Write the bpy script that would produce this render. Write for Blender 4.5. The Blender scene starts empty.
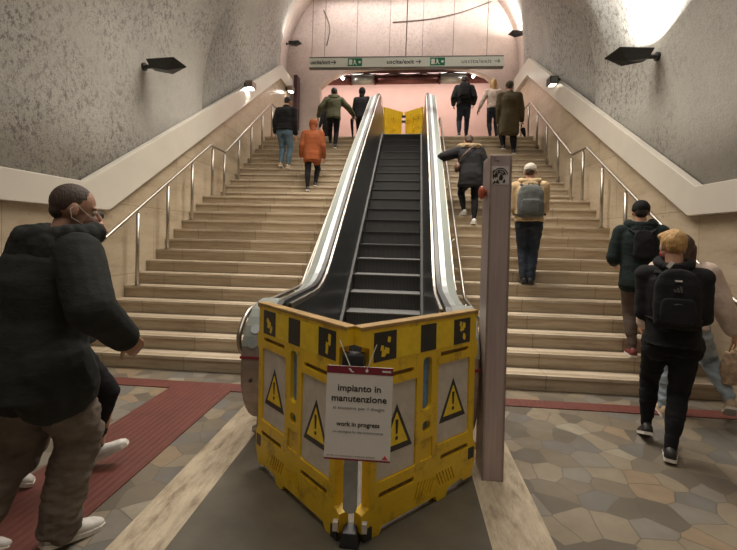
import bpy, bmesh, math, random
from mathutils import Vector, Matrix, noise, Euler
random.seed(4)
SC = bpy.context.scene
COL = SC.collection
PI = math.pi
V = Vector

# ------------------------------------------------------------------ camera
cd = bpy.data.cameras.new('camera')
cam = bpy.data.objects.new('camera', cd); COL.objects.link(cam)
cd.sensor_fit = 'HORIZONTAL'; cd.sensor_width = 36.0
cd.lens = 434.19 / 737 * 36
cd.shift_x = 7.046 / 737; cd.shift_y = -30.55 / 737
cd.clip_start = 0.05; cd.clip_end = 200
cR = V((0.99449992, 0.10235747, 0.02220037)); cU = V((-0.02384289, 0.0148513, 0.9996054)); cF = V((-0.10198738, 0.99463681, -0.01721011))
cam.matrix_world = Matrix(((cR.x, cU.x, -cF.x, 0), (cR.y, cU.y, -cF.y, 0), (cR.z, cU.z, -cF.z, 1.5305), (0, 0, 0, 1)))
SC.camera = cam

# ------------------------------------------------------------------ world, exposure, large added fill lights
SC.view_settings.view_transform = 'Standard'; SC.view_settings.look = 'None'
SC.view_settings.gamma = 1; SC.view_settings.exposure = 0.0
SC.view_settings.use_curve_mapping = False
w = bpy.data.worlds.new('world'); SC.world = w; w.use_nodes = True
w.node_tree.nodes['Background'].inputs[0].default_value = (1.0, 0.9, 0.78, 1); w.node_tree.nodes['Background'].inputs[1].default_value = 0.03

def area(name, loc, rot, size, power, color=(1, 1, 1), spread=PI):
    l = bpy.data.lights.new(name, 'AREA'); l.energy = power; l.color = color
    l.shape = 'RECTANGLE'; l.size, l.size_y = size; l.spread = spread
    o = bpy.data.objects.new(name, l); o.location = loc; o.rotation_euler = rot; COL.objects.link(o); return o
WARM = (1.0, 0.91, 0.79)
area('hall_fill_light', (-0.3, 0.6, 6.6), (0, 0, 0), (5.0, 3.0), 98, WARM, 2.2)  # added fill for the lower hall, no visible fixture
area('stair_fill_light', (-0.3, 6.2, 7.0), (0, 0, 0), (4.4, 2.2), 320, WARM, 2.0)  # unseen fill added to brighten the lower stairs
area('slope_fill_light', (-0.3, 10.2, 9.2), (0, 0, 0), (3.6, 2.0), 400, (1.0, 0.93, 0.82), 1.8)  # unseen fill added above the upper flight
area('upper_hall_fill', (-0.3, 13.4, 9.3), (0, 0, 0), (5.0, 1.0), 120, (1.0, 0.9, 0.86))  # added fill that lifts the pink vault, not a fixture
area('corridor_fill', (-0.3, 15.6, 7.7), (0, 0, 0), (7.0, 1.5), 190, (1.0, 0.86, 0.8))  # hidden fill added to brighten the corridor wall
SC.cycles.use_denoising = True
SC.cycles.max_bounces = 6; SC.cycles.diffuse_bounces = 4

# ------------------------------------------------------------------ materials
class NT:
    def __init__(s, name):
        s.m = bpy.data.materials.new(name); s.m.use_nodes = True
        s.t = s.m.node_tree; s.n = s.t.nodes; s.b = s.n['Principled BSDF']
        s.tc = s.n.new('ShaderNodeTexCoord')
    def new(s, typ, **kw):
        n = s.n.new(typ)
        for k, v in kw.items(): setattr(n, k, v)
        return n
    def link(s, a, b): s.t.links.new(a, b)
    def mapping(s, scale=(1, 1, 1), rot=(0, 0, 0), src='Object'):
        m = s.new('ShaderNodeMapping'); m.inputs['Scale'].default_value = scale; m.inputs['Rotation'].default_value = rot
        s.link(s.tc.outputs[src], m.inputs[0]); return m.outputs[0]
    def noise(s, vec, scale, detail=4, rough=0.6):
        n = s.new('ShaderNodeTexNoise'); n.inputs['Scale'].default_value = scale
        n.inputs['Detail'].default_value = detail; n.inputs['Roughness'].default_value = rough
        s.link(vec, n.inputs['Vector']); return n.outputs['Fac']
    def ramp(s, fac, stops, interp='LINEAR'):
        r = s.new('ShaderNodeValToRGB'); r.color_ramp.interpolation = interp
        e = r.color_ramp.elements
        while len(e) < len(stops): e.new(0.5)
        for i, (p, c) in enumerate(stops):
            e[i].position = p; e[i].color = (c, c, c, 1) if isinstance(c, (int, float)) else (*c, 1)
        s.link(fac, r.inputs[0]); return r.outputs[0]
    def mix(s, fac, a, b, mode='MIX'):
        n = s.new('ShaderNodeMix', data_type='RGBA', blend_type=mode)
        for sock, v in ((n.inputs[0], fac), (n.inputs[6], a), (n.inputs[7], b)):
            if isinstance(v, (int, float)): sock.default_value = v
            elif isinstance(v, tuple): sock.default_value = (*v, 1)
            else: s.link(v, sock)
        return n.outputs[2]
    def math(s, op, a, b=0.0):
        n = s.new('ShaderNodeMath', operation=op)
        for sock, v in ((n.inputs[0], a), (n.inputs[1], b)):
            if isinstance(v, (int, float)): sock.default_value = v
            else: s.link(v, sock)
        return n.outputs[0]
    def bump(s, h, strength=0.3, dist=0.01):
        n = s.new('ShaderNodeBump'); n.inputs['Strength'].default_value = strength; n.inputs['Distance'].default_value = dist
        s.link(h, n.inputs['Height']); s.link(n.outputs[0], s.b.inputs['Normal'])
    def out(s, color=None, rough=0.5, metal=0.0):
        for k, v in (('Base Color', color), ('Roughness', rough), ('Metallic', metal)):
            if v is None: continue
            if isinstance(v, tuple): s.b.inputs[k].default_value = (*v, 1)
            elif isinstance(v, (int, float)): s.b.inputs[k].default_value = v
            else: s.link(v, s.b.inputs[k])
        return s.m

def plain(name, c, rough=0.5, metal=0.0, var=0.12, scale=20, bump=0.0, bscale=60):
    t = NT(name); v = t.mapping()
    f = t.noise(v, scale, 3)
    a = tuple(x * (1 - var) for x in c); b = tuple(min(1, x * (1 + var)) for x in c)
    col = t.ramp(f, [(0.3, a), (0.7, b)])
    if bump: t.bump(t.noise(v, bscale, 4), bump, 0.01)
    return t.out(col, rough, metal)

def fabric(name, c, rough=0.9, var=0.2, fold=0.5):
    t = NT(name); v = t.mapping()
    f = t.noise(v, 9, 4)
    col = t.ramp(f, [(0.3, tuple(x * (1 - var) for x in c)), (0.7, tuple(x * (1 + var) for x in c))])
    h = t.math('ADD', t.noise(t.mapping((1, 1, 2.2)), 12, 3), t.math('MULTIPLY', t.noise(v, 300, 2), 0.08))
    t.bump(h, fold, 0.012)
    t.b.inputs['Specular IOR Level'].default_value = 0.25
    return t.out(col, rough)

M = {}
def mk_stucco(name, base, dark, amount):
    t = NT(name); v = t.mapping()
    big = t.noise(v, 0.55, 5, 0.65)
    c = t.ramp(big, [(0.3, tuple(x * 0.78 for x in base)), (0.5, base), (0.72, tuple(min(1, x * 1.12) for x in base))])
    area_ = t.ramp(t.noise(v, 0.45, 3, 0.6), [(0.40, 0.12), (0.58, 1.0)])
    warp = t.noise(t.mapping((1, 1, 0.75)), 14, 6, 0.8)
    sp = t.math('MULTIPLY', t.ramp(warp, [(0.50, 0.0), (0.60, amount)]), area_)
    c = t.mix(sp, c, dark)
    fine = t.ramp(t.noise(v, 48, 4, 0.7), [(0.52, 0.0), (0.66, amount * 0.8)])
    c = t.mix(t.math('MULTIPLY', fine, t.math('ADD', area_, 0.25)), c, dark)
    t.bump(t.math('ADD', t.math('MULTIPLY', t.noise(v, 9, 4, 0.6), 0.4), t.math('MULTIPLY', t.noise(v, 50, 4, 0.7), 0.5)), 0.55, 0.022)
    return t.out(c, 0.93)
M['stucco'] = mk_stucco('rough_grey_plaster', (0.44, 0.425, 0.39), (0.10, 0.09, 0.082), 0.78)
M['stucco_pink'] = mk_stucco('pinkish_plaster', (0.62, 0.52, 0.47), (0.25, 0.19, 0.17), 0.35)
M['pink_wall'] = plain('pink_painted_wall', (0.72, 0.49, 0.42), 0.55, var=0.06, scale=2)

def mk_trav(name, light, mid, dark, sc=(1.4, 1.4, 11), rough=0.35, tiles=None, axis='YZ'):
    t = NT(name); v = t.mapping(sc)
    w1 = t.noise(v, 1.6, 6, 0.7)
    c = t.ramp(w1, [(0.28, dark), (0.45, mid), (0.62, light), (0.8, mid)])
    pits = t.ramp(t.noise(t.mapping((sc[0] * 5, sc[1] * 5, sc[2] * 2.2)), 3.0, 4, 0.7), [(0.62, 0.0), (0.70, 0.55)])
    c = t.mix(pits, c, tuple(x * 0.5 for x in dark))
    if tiles:
        br = t.new('ShaderNodeTexBrick'); br.offset = 0.5
        br.inputs['Scale'].default_value = 1; br.inputs['Brick Width'].default_value = tiles[0]; br.inputs['Row Height'].default_value = tiles[1]
        br.inputs['Mortar Size'].default_value = 0.004; br.inputs['Color1'].default_value = (1, 1, 1, 1); br.inputs['Color2'].default_value = (0.86, 0.85, 0.83, 1); br.inputs['Mortar'].default_value = (0.5, 0.46, 0.4, 1)
        sx = t.new('ShaderNodeSeparateXYZ'); cx = t.new('ShaderNodeCombineXYZ'); t.link(t.tc.outputs['Object'], sx.inputs[0])
        t.link(sx.outputs[axis[0]], cx.inputs[0]); t.link(sx.outputs[axis[1]], cx.inputs[1]); t.link(cx.outputs[0], br.inputs['Vector'])
        c = t.mix(1.0, c, br.outputs['Color'], 'MULTIPLY')
    t.bump(pits, -0.15, 0.004)
    return t.out(c, rough)
M['trav_wall'] = mk_trav('travertine_wall', (0.52, 0.44, 0.33), (0.46, 0.375, 0.27), (0.34, 0.265, 0.18), (0.8, 0.8, 3.2), 0.28, (1.25, 0.95))
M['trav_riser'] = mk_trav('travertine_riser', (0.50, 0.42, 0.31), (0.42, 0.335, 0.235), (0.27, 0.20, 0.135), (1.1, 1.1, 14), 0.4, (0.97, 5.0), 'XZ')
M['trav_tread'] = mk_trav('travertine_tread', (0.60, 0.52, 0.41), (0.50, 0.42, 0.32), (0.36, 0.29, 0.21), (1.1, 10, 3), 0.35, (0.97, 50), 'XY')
M['trav_strip'] = mk_trav('travertine_floor_strip', (0.56, 0.48, 0.36), (0.40, 0.33, 0.24), (0.15, 0.11, 0.075), (9, 2.2, 3), 0.33)

def mk_flag():
    t = NT('crazy_paving'); v = t.mapping()
    nz = t.new('ShaderNodeTexNoise'); nz.inputs['Scale'].default_value = 2.2; t.link(v, nz.inputs['Vector'])
    vm = t.mix(0.10, v, nz.outputs['Color'])
    def vor(feat):
        n = t.new('ShaderNodeTexVoronoi', voronoi_dimensions='2D', feature=feat); n.inputs['Scale'].default_value = 6.0
        n.inputs['Randomness'].default_value = 0.9
        t.link(vm, n.inputs['Vector']); return n
    a = vor('F1'); e = vor('DISTANCE_TO_EDGE')
    sep = t.new('ShaderNodeSeparateColor'); t.link(a.outputs['Color'], sep.inputs[0])
    c = t.ramp(sep.outputs[0], [(0.0, (0.115, 0.10, 0.08)), (0.22, (0.17, 0.145, 0.11)), (0.42, (0.20, 0.185, 0.16)), (0.58, (0.25, 0.21, 0.155)), (0.74, (0.145, 0.14, 0.13)), (0.86, (0.26, 0.195, 0.13)), (0.95, (0.30, 0.27, 0.21))], 'CONSTANT')
    c = t.mix(t.ramp(t.noise(v, 9, 5), [(0.3, 0.0), (0.8, 0.45)]), c, (0.13, 0.10, 0.07))
    g = t.ramp(e.outputs[0], [(0.0, 0.8), (0.012, 0.8), (0.024, 0.0)])
    c = t.mix(g, c, (0.10, 0.085, 0.065))
    t.bump(g, -0.25, 0.004)
    return t.out(c, t.ramp(t.noise(v, 5, 3), [(0.3, 0.28), (0.7, 0.5)]))
M['flag'] = mk_flag()
M['plate'] = plain('grey_green_landing_stone', (0.115, 0.105, 0.082), 0.36, var=0.18, scale=5)
M['plate_lt'] = plain('pale_landing_stone', (0.27, 0.25, 0.21), 0.4, var=0.15, scale=4)
def mk_red():
    t = NT('red_tactile_rubber'); v = t.mapping()
    wv = t.new('ShaderNodeTexWave', wave_type='BANDS', bands_direction='X'); wv.inputs['Scale'].default_value = 6.5
    t.link(v, wv.inputs['Vector'])
    c = t.ramp(t.noise(v, 6, 3), [(0.3, (0.10, 0.026, 0.02)), (0.7, (0.135, 0.036, 0.028))])
    t.bump(wv.outputs['Fac'], 0.3, 0.005)
    return t.out(c, 0.5)
M['red'] = mk_red()
M['band'] = plain('cream_painted_band', (0.60, 0.565, 0.50), 0.28, var=0.05, scale=1.5)
M['steel'] = plain('brushed_steel', (0.36, 0.33, 0.29), 0.38, 1.0, var=0.08, scale=30)
M['steel_dk'] = plain('weathered_steel', (0.34, 0.28, 0.25), 0.5, 0.8, var=0.15, scale=15)
M['clad'] = plain('pale_green_white_panel', (0.21, 0.232, 0.215), 0.65, var=0.05, scale=3)
M['alu'] = plain('grey_anodised_deck', (0.30, 0.32, 0.33), 0.42, 0.6, var=0.08, scale=5)
M['black_rubber'] = plain('black_rubber_belt', (0.02, 0.02, 0.022), 0.45, var=0.2)
M['mirror_panel'] = plain('polished_end_panel', (0.62, 0.56, 0.52), 0.15, 0.9, var=0.05)
M['dark_panel'] = plain('dark_balustrade_panel', (0.06, 0.062, 0.062), 0.32, 0.5, var=0.2, scale=4)
def mk_step():
    t = NT('ribbed_dark_step_metal'); v = t.mapping()
    wv = t.new('ShaderNodeTexWave', wave_type='BANDS', bands_direction='X'); wv.inputs['Scale'].default_value = 16
    t.link(v, wv.inputs['Vector'])
    c = t.mix(t.ramp(wv.outputs['Fac'], [(0.3, 0.0), (0.7, 1.0)]), (0.05, 0.05, 0.052), (0.12, 0.12, 0.12))
    c = t.mix(t.ramp(t.noise(v, 5, 4), [(0.4, 0.0), (0.75, 0.5)]), c, (0.10, 0.095, 0.09))
    t.bump(wv.outputs['Fac'], 0.6, 0.008)
    return t.out(c, 0.45, 0.4)
M['step'] = mk_step()
M['step_tread'] = plain('worn_step_tread', (0.17, 0.17, 0.17), 0.5, 0.3, var=0.2, scale=12)
M['step_edge'] = plain('step_edge_grey', (0.12, 0.12, 0.118), 0.4, 0.5)
def mk_yellow():
    t = NT('worn_yellow_plastic'); v = t.mapping()
    c = t.ramp(t.noise(v, 2.2, 4), [(0.3, (0.66, 0.41, 0.014)), (0.7, (0.80, 0.53, 0.02))])
    dirt = t.ramp(t.noise(v, 7, 6, 0.75), [(0.53, 0.0), (0.72, 0.75)])
    c = t.mix(dirt, c, (0.20, 0.105, 0.02))
    scr = t.ramp(t.noise(t.mapping((30, 30, 2)), 2.0, 4, 0.7), [(0.62, 0.0), (0.72, 0.4)])
    c = t.mix(scr, c, (0.16, 0.10, 0.04))
    t.bump(t.noise(v, 25, 3), 0.12, 0.01)
    return t.out(c, 0.42)
M['yellow'] = mk_yellow()
M['yellow_lt'] = plain('bright_yellow_sticker', (0.80, 0.56, 0.02), 0.4, var=0.1)
M['worn_edge'] = plain('worn_brown_edge', (0.36, 0.22, 0.07), 0.6, var=0.3, scale=9)
M['groove'] = plain('brown_recess', (0.17, 0.10, 0.03), 0.8, var=0.4, scale=30)  # dark brown tone for recesses and grip lines
M['black'] = plain('black_film', (0.02, 0.02, 0.02), 0.4, var=0.3)
M['black_plastic'] = plain('black_plastic', (0.025, 0.026, 0.03), 0.4, var=0.3)
M['lamp_black'] = plain('dark_lamp_metal', (0.03, 0.03, 0.03), 0.45, var=0.2)
M['blue_film'] = plain('blue_slot_film', (0.13, 0.24, 0.42), 0.35, var=0.3)
M['plate_white'] = plain('scuffed_white_plate', (0.55, 0.50, 0.44), 0.5, var=0.12, scale=12)
M['paper'] = plain('white_card', (0.66, 0.63, 0.60), 0.5, var=0.02)
M['maroon'] = plain('maroon_print', (0.19, 0.012, 0.03), 0.5)
M['ink'] = plain('black_ink', (0.02, 0.02, 0.02), 0.6)
M['ink_grey'] = plain('grey_ink', (0.20, 0.19, 0.18), 0.6)
M['grey_hinge'] = plain('grey_spine_plastic', (0.33, 0.33, 0.32), 0.5, var=0.1, bump=0.2, bscale=150)
M['emblem_dim'] = plain('dim_print', (0.07, 0.07, 0.07), 0.6)
M['cord'] = plain('white_cord', (0.7, 0.68, 0.62), 0.7)
M['sign_white'] = plain('sign_white', (0.86, 0.87, 0.80), 0.35, var=0.03)
M['green'] = plain('exit_green', (0.01, 0.20, 0.10), 0.4)
M['wire'] = plain('wire_grey', (0.18, 0.16, 0.15), 0.5, 0.5)
M['duct'] = plain('maroon_duct_metal', (0.17, 0.07, 0.065), 0.25, 0.7, var=0.25, scale=1.3)
M['duct_lt'] = plain('pale_duct_reflection', (0.45, 0.47, 0.44), 0.3, 0.7, var=0.1)  # whitish reflection put into the duct colour
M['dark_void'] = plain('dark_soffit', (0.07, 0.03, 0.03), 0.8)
def mk_pillar():
    t = NT('pinkish_brushed_steel_pillar'); v = t.mapping()
    c = t.ramp(t.noise(t.mapping((30, 30, 1.2)), 1.5, 4), [(0.3, (0.38, 0.30, 0.30)), (0.7, (0.48, 0.39, 0.39))])
    return t.out(c, 0.34, 0.35)
M['pillar'] = mk_pillar()
M['knob_red'] = plain('brick_red_knob', (0.42, 0.09, 0.04), 0.45, var=0.2)
M['sticker'] = plain('sticker_paper', (0.55, 0.5, 0.5), 0.5)

def emit(name, c, s):
    t = NT(name); t.b.inputs['Emission Color'].default_value = (*c, 1); t.b.inputs['Emission Strength'].default_value = s
    return t.out(c, 0.5)
M['lens'] = emit('lit_lamp_lens', (1.0, 0.95, 0.86), 30)
M['lens_dim'] = emit('dim_lamp_lens', (1.0, 0.93, 0.8), 4)

def skin(name, c):
    t = NT(name); v = t.mapping()
    col = t.ramp(t.noise(v, 14, 3), [(0.3, tuple(x * 0.88 for x in c)), (0.7, tuple(x * 1.08 for x in c))])
    t.b.inputs['Subsurface Weight'].default_value = 0.08; t.b.inputs['Subsurface Radius'].default_value = (0.01, 0.004, 0.002)
    return t.out(col, 0.5)
M['skin'] = skin('skin', (0.50, 0.27, 0.18)); M['skin_tan'] = skin('tanned_skin', (0.40, 0.22, 0.15))
def hairm(name, c):
    t = NT(name); f = t.noise(t.mapping((60, 60, 9)), 2.0, 4)
    t.bump(f, 0.8, 0.008)
    return t.out(t.ramp(f, [(0.3, tuple(x * 0.6 for x in c)), (0.7, tuple(x * 1.3 for x in c))]), 0.6)
M['hair_dark'] = hairm('dark_hair', (0.02, 0.013, 0.01)); M['hair_brown'] = hairm('brown_hair', (0.07, 0.035, 0.02)); M['hair_blond'] = hairm('blond_hair', (0.55, 0.33, 0.13))
M['hair_shaved'] = hairm('cropped_hair', (0.055, 0.034, 0.024))
M['jkt_black'] = fabric('black_padded_cloth', (0.016, 0.016, 0.018))
M['jkt_char'] = fabric('charcoal_cloth', (0.021, 0.023, 0.022))
M['jkt_green'] = fabric('dark_green_black_cloth', (0.012, 0.02, 0.02))
M['orange'] = fabric('rust_orange_cloth', (0.27, 0.075, 0.026))
M['olive'] = fabric('olive_green_cloth', (0.10, 0.10, 0.055))
M['coat'] = fabric('olive_brown_wool', (0.085, 0.066, 0.036))
M['jeans'] = fabric('blue_denim', (0.10, 0.16, 0.21)); M['jeans_lt'] = fabric('pale_denim', (0.32, 0.38, 0.43)); M['jeans_dk'] = fabric('dark_denim', (0.030, 0.038, 0.055))
M['trs_black'] = fabric('black_trousers', (0.010, 0.010, 0.012)); M['trs_brown'] = fabric('brown_trousers', (0.085, 0.062, 0.048)); M['trs_khaki'] = fabric('grey_brown_cotton', (0.145, 0.118, 0.098))
M['beige'] = fabric('sand_fleece', (0.50, 0.36, 0.21)); M['cream'] = fabric('cream_fleece', (0.60, 0.48, 0.42)); M['white_knit'] = fabric('white_knit', (0.62, 0.57, 0.50))
M['fur'] = fabric('tan_fur', (0.34, 0.25, 0.15), fold=1.0); M['bag_black'] = fabric('black_nylon', (0.014, 0.014, 0.016)); M['bag_grey'] = fabric('grey_canvas', (0.12, 0.13, 0.125))
M['bag_brown'] = plain('brown_leather', (0.16, 0.08, 0.055), 0.5); M['bag_tan'] = plain('tan_patterned_bag', (0.42, 0.30, 0.20), 0.6, var=0.4, scale=25)
M['white_shoe'] = plain('white_shoe', (0.62, 0.60, 0.57), 0.5); M['black_shoe'] = plain('black_shoe', (0.02, 0.018, 0.018), 0.5); M['red_shoe'] = plain('red_shoe', (0.14, 0.022, 0.02), 0.6); M['sole'] = plain('white_sole', (0.66, 0.62, 0.56), 0.6); M['shoe_tan'] = plain('tan_shoe', (0.5, 0.36, 0.24), 0.6)
M['mask_red'] = plain('red_mask', (0.6, 0.03, 0.05), 0.7); M['mask_white'] = plain('white_mask', (0.7, 0.7, 0.68), 0.7)
M['gold'] = plain('brass_chain', (0.6, 0.38, 0.12), 0.3, 1.0)

# ------------------------------------------------------------------ object helpers
def link(name, me, mat=None, parent=None, smooth=False):
    o = bpy.data.objects.new(name, me); COL.objects.link(o)
    if mat is not None:
        me.materials.clear(); me.materials.append(M[mat] if isinstance(mat, str) else mat)
    if parent: o.parent = parent
    if smooth: me.polygons.foreach_set('use_smooth', [True] * len(me.polygons))
    return o
def obj(name, bm, mat=None, parent=None, smooth=False, bevel=0.0):
    bmesh.ops.recalc_face_normals(bm, faces=bm.faces)
    me = bpy.data.meshes.new(name); bm.to_mesh(me); bm.free()
    o = link(name, me, mat, parent, smooth)
    if bevel:
        md = o.modifiers.new('bevel', 'BEVEL'); md.width = bevel; md.segments = 2; md.limit_method = 'ANGLE'
    return o
def empty(name, loc=(0, 0, 0), rz=0.0, label=None, cat=None, group=None):
    o = bpy.data.objects.new(name, None); o.location = loc; o.rotation_euler = (0, 0, rz); o.empty_display_size = 0.1
    COL.objects.link(o)
    if label: tag(o, label, cat, group)
    return o
def tag(o, label, cat, group=None):
    o['label'] = label; o['category'] = cat
    if group: o['group'] = group
    return o
def struct(o): o['kind'] = 'structure'; return o
def B(): return bmesh.new()
def box(bm, a, b, rot=None):
    a, b = V(a), V(b); c = (a + b) / 2; s = b - a
    m = Matrix.Translation(c) @ (rot.to_4x4() if rot else Matrix()) @ Matrix.Diagonal((abs(s.x), abs(s.y), abs(s.z), 1))
    bmesh.ops.create_cube(bm, size=1, matrix=m); return bm
def prism(bm, pts, d, plane='XZ', off=0.0):
    """extrude polygon (u,v) lying in plane by depth d along the third axis from off"""
    def P(u, v, k):
        return {'XZ': (u, k, v), 'YZ': (k, u, v), 'XY': (u, v, k)}[plane]
    a = [bm.verts.new(P(u, v, off)) for u, v in pts]; b = [bm.verts.new(P(u, v, off + d)) for u, v in pts]
    bm.faces.new(a); bm.faces.new(b[::-1]); n = len(pts)
    for i in range(n): bm.faces.new((a[i], b[i], b[(i + 1) % n], a[(i + 1) % n]))
    return bm
def rings(bm, rs, cap=True, closed=False):
    vs = [[bm.verts.new(p) for p in r] for r in rs]; n = len(vs[0])
    seq = list(range(len(vs) - 1))
    for i in seq:
        for j in range(n): bm.faces.new((vs[i][j], vs[i][(j + 1) % n], vs[i + 1][(j + 1) % n], vs[i + 1][j]))
    if closed:
        for j in range(n): bm.faces.new((vs[-1][j], vs[-1][(j + 1) % n], vs[0][(j + 1) % n], vs[0][j]))
    elif cap: bm.faces.new(vs[0][::-1]); bm.faces.new(vs[-1])
    return bm
def tube(bm, pts, r, seg=10, rs=None):
    pts = [V(p) for p in pts]; out = []; up = None
    for i, p in enumerate(pts):
        d = (pts[min(i + 1, len(pts) - 1)] - pts[max(i - 1, 0)]).normalized()
        if up is None: up = V((0, 0, 1)) if abs(d.z) < 0.9 else V((1, 0, 0))
        x = d.cross(up).normalized(); up = x.cross(d).normalized()
        rr = rs[i] if rs else r
        out.append([p + x * math.cos(2 * PI * k / seg) * rr + up * math.sin(2 * PI * k / seg) * rr for k in range(seg)])
    return rings(bm, out)
def smooth_path(pts, n=6, rad=0.12):
    """round the corners of a polyline"""
    pts = [V(p) for p in pts]; out = [pts[0]]
    for i in range(1, len(pts) - 1):
        a, b, c = pts[i - 1], pts[i], pts[i + 1]
        d1 = min(rad, (a - b).length * 0.45); d2 = min(rad, (c - b).length * 0.45)
        p = b + (a - b).normalized() * d1; q = b + (c - b).normalized() * d2
        for k in range(n + 1):
            t = k / n; out.append(p * (1 - t) ** 2 + b * 2 * t * (1 - t) + q * t * t)
    out.append(pts[-1]); return out
def cyl(bm, p0, p1, r0, r1=None, seg=16):
    p0, p1 = V(p0), V(p1); r1 = r0 if r1 is None else r1
    q = (p1 - p0).to_track_quat('Z', 'Y').to_matrix(); x, y = q.col[0], q.col[1]
    return rings(bm, [[p + x * math.cos(2 * PI * k / seg) * r + y * math.sin(2 * PI * k / seg) * r for k in range(seg)] for p, r in ((p0, r0), (p1, r1))])
def ell(bm, c, r, rot=None, seg=20, ring=12):
    if isinstance(r, (int, float)): r = (r, r, r)
    m = Matrix.Translation(V(c)) @ (rot.to_4x4() if rot else Matrix()) @ Matrix.Diagonal((*r, 1))
    top = bm.verts.new(m @ V((0, 0, 1))); bot = bm.verts.new(m @ V((0, 0, -1))); rows = []
    for i in range(1, ring):
        z = math.cos(PI * i / ring); q = math.sin(PI * i / ring)
        rows.append([bm.verts.new(m @ V((q * math.cos(2 * PI * k / seg), q * math.sin(2 * PI * k / seg), z))) for k in range(seg)])
    for k in range(seg):
        n = (k + 1) % seg
        bm.faces.new((top, rows[0][k], rows[0][n])); bm.faces.new((bot, rows[-1][n], rows[-1][k]))
        for a, b in zip(rows, rows[1:]): bm.faces.new((a[k], b[k], b[n], a[n]))
    return bm
def capsule(bm, p0, p1, r0, r1, seg=14):
    p0, p1 = V(p0), V(p1)
    if (p1 - p0).length > 1e-4: cyl(bm, p0, p1, r0, r1, seg)
    ell(bm, p0, r0, seg=seg, ring=8); ell(bm, p1, r1, seg=seg, ring=8); return bm
def evaluate(o):
    dg = bpy.context.evaluated_depsgraph_get(); dg.update()
    me = bpy.data.meshes.new_from_object(o.evaluated_get(dg)); return me
def boolean_cut(bm, cut, bevel=0.0):
    a = obj('tmp_a', bm); b = obj('tmp_b', cut)
    md = a.modifiers.new('b', 'BOOLEAN'); md.operation = 'DIFFERENCE'; md.solver = 'EXACT'; md.object = b; md.use_self = True
    me = evaluate(a)
    for o in (a, b):
        m = o.data; bpy.data.objects.remove(o); bpy.data.meshes.remove(m)
    return me
def text(name, body, size, mat, parent, loc, rot, width=None, bold=0.0, depth=0.0012):
    c = bpy.data.curves.new(name, 'FONT'); c.body = body; c.size = size; c.align_x = 'CENTER'; c.align_y = 'CENTER'
    c.extrude = depth; c.offset = bold; c.resolution_u = 3; c.space_line = 1.0
    o = bpy.data.objects.new('t', c); COL.objects.link(o); me = evaluate(o); bpy.data.objects.remove(o)
    if width:
        xs = [v.co.x for v in me.vertices]; s = width / (max(xs) - min(xs))
        for v in me.vertices: v.co.x *= s
    r = link(name, me, mat, parent); r.location = loc; r.rotation_euler = rot; return r
def ballblob(bm, voxel, smooth=3, amp=0.0, freq=9.0, aniso=(1, 1, 1), seed=0):
    """fuse closed shapes into one continuous skin"""
    a = obj('tmp', bm)
    md = a.modifiers.new('r', 'REMESH'); md.mode = 'VOXEL'; md.voxel_size = voxel; md.use_smooth_shade = True
    if smooth:
        s = a.modifiers.new('s', 'SMOOTH'); s.factor = 0.5; s.iterations = smooth
    me = evaluate(a); m = a.data; bpy.data.objects.remove(a); bpy.data.meshes.remove(m)
    if amp:
        off = V((seed * 3.7, seed * 1.3, seed * 2.1)); nrm = [v.normal.copy() for v in me.vertices]
        for v, n in zip(me.vertices, nrm):
            p = V((v.co.x * aniso[0], v.co.y * aniso[1], v.co.z * aniso[2])) * freq + off
            k = noise.noise(p) + 0.5 * noise.noise(p * 2.3)
            v.co += n * amp * (k - 0.2)
    me.polygons.foreach_set('use_smooth', [True] * len(me.polygons))
    return me

# ------------------------------------------------------------------ layout constants
Y0, TR, RI, NLAND, Y15, NTOP = 4.565, 0.249, 0.16, 14, 8.59, 26
def nosing(n): return Y0 + (n - 1) * TR if n <= NLAND else Y15 + (n - 15) * TR
XL, XR = -3.82, 3.12
ZT = NTOP * RI
YT = nosing(NTOP)
def stair_z(y):
    n = 0
    for k in range(1, NTOP + 1):
        if y >= nosing(k) - 1e-4: n = k
    return n * RI
def xc(y): return -0.31 + (y - 3.1) * 0.0175    # centre line of the escalator

# ------------------------------------------------------------------ floor
fl = struct(obj('floor', box(B(), (-7.5, -5, -0.2), (7.5, 13, 0)), 'flag'))
struct(obj('trim_1', box(B(), (-1.12, -3, 0.0), (0.46, 4.4, 0.004)), 'plate'))
struct(obj('trim_2', box(B(), (-1.12, -3, 0.004), (0.46, 1.93, 0.007)), 'plate_lt'))
struct(obj('trim_3', box(B(), (-1.40, -3, 0.0), (-1.12, 4.3, 0.006)), 'trav_strip'))
struct(obj('trim_4', box(B(), (0.46, -3, 0.0), (0.78, 4.3, 0.006)), 'trav_strip'))
struct(obj('upper_floor', box(B(), (-7.5, YT + 0.24, ZT - 0.3), (7.5, 19, ZT)), 'trav_tread'))
def tact(a, b, lab):
    return tag(obj('tactile_strip', box(B(), a, b), 'red'), lab, 'tactile paving', 'red tactile strips')
tact((-2.98, 4.04, 0.0), (-1.42, 4.24, 0.008), 'narrow dark red strip crossing the floor at the foot of the left stairs')
tact((-2.28, -2.0, 0.0), (-1.66, 4.04, 0.009), 'wide ribbed dark red strip running along the floor beside the left travertine border')
tact((0.80, 4.10, 0.0), (3.1, 4.28, 0.008), 'narrow dark red strip crossing the floor at the foot of the right stairs')

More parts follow.
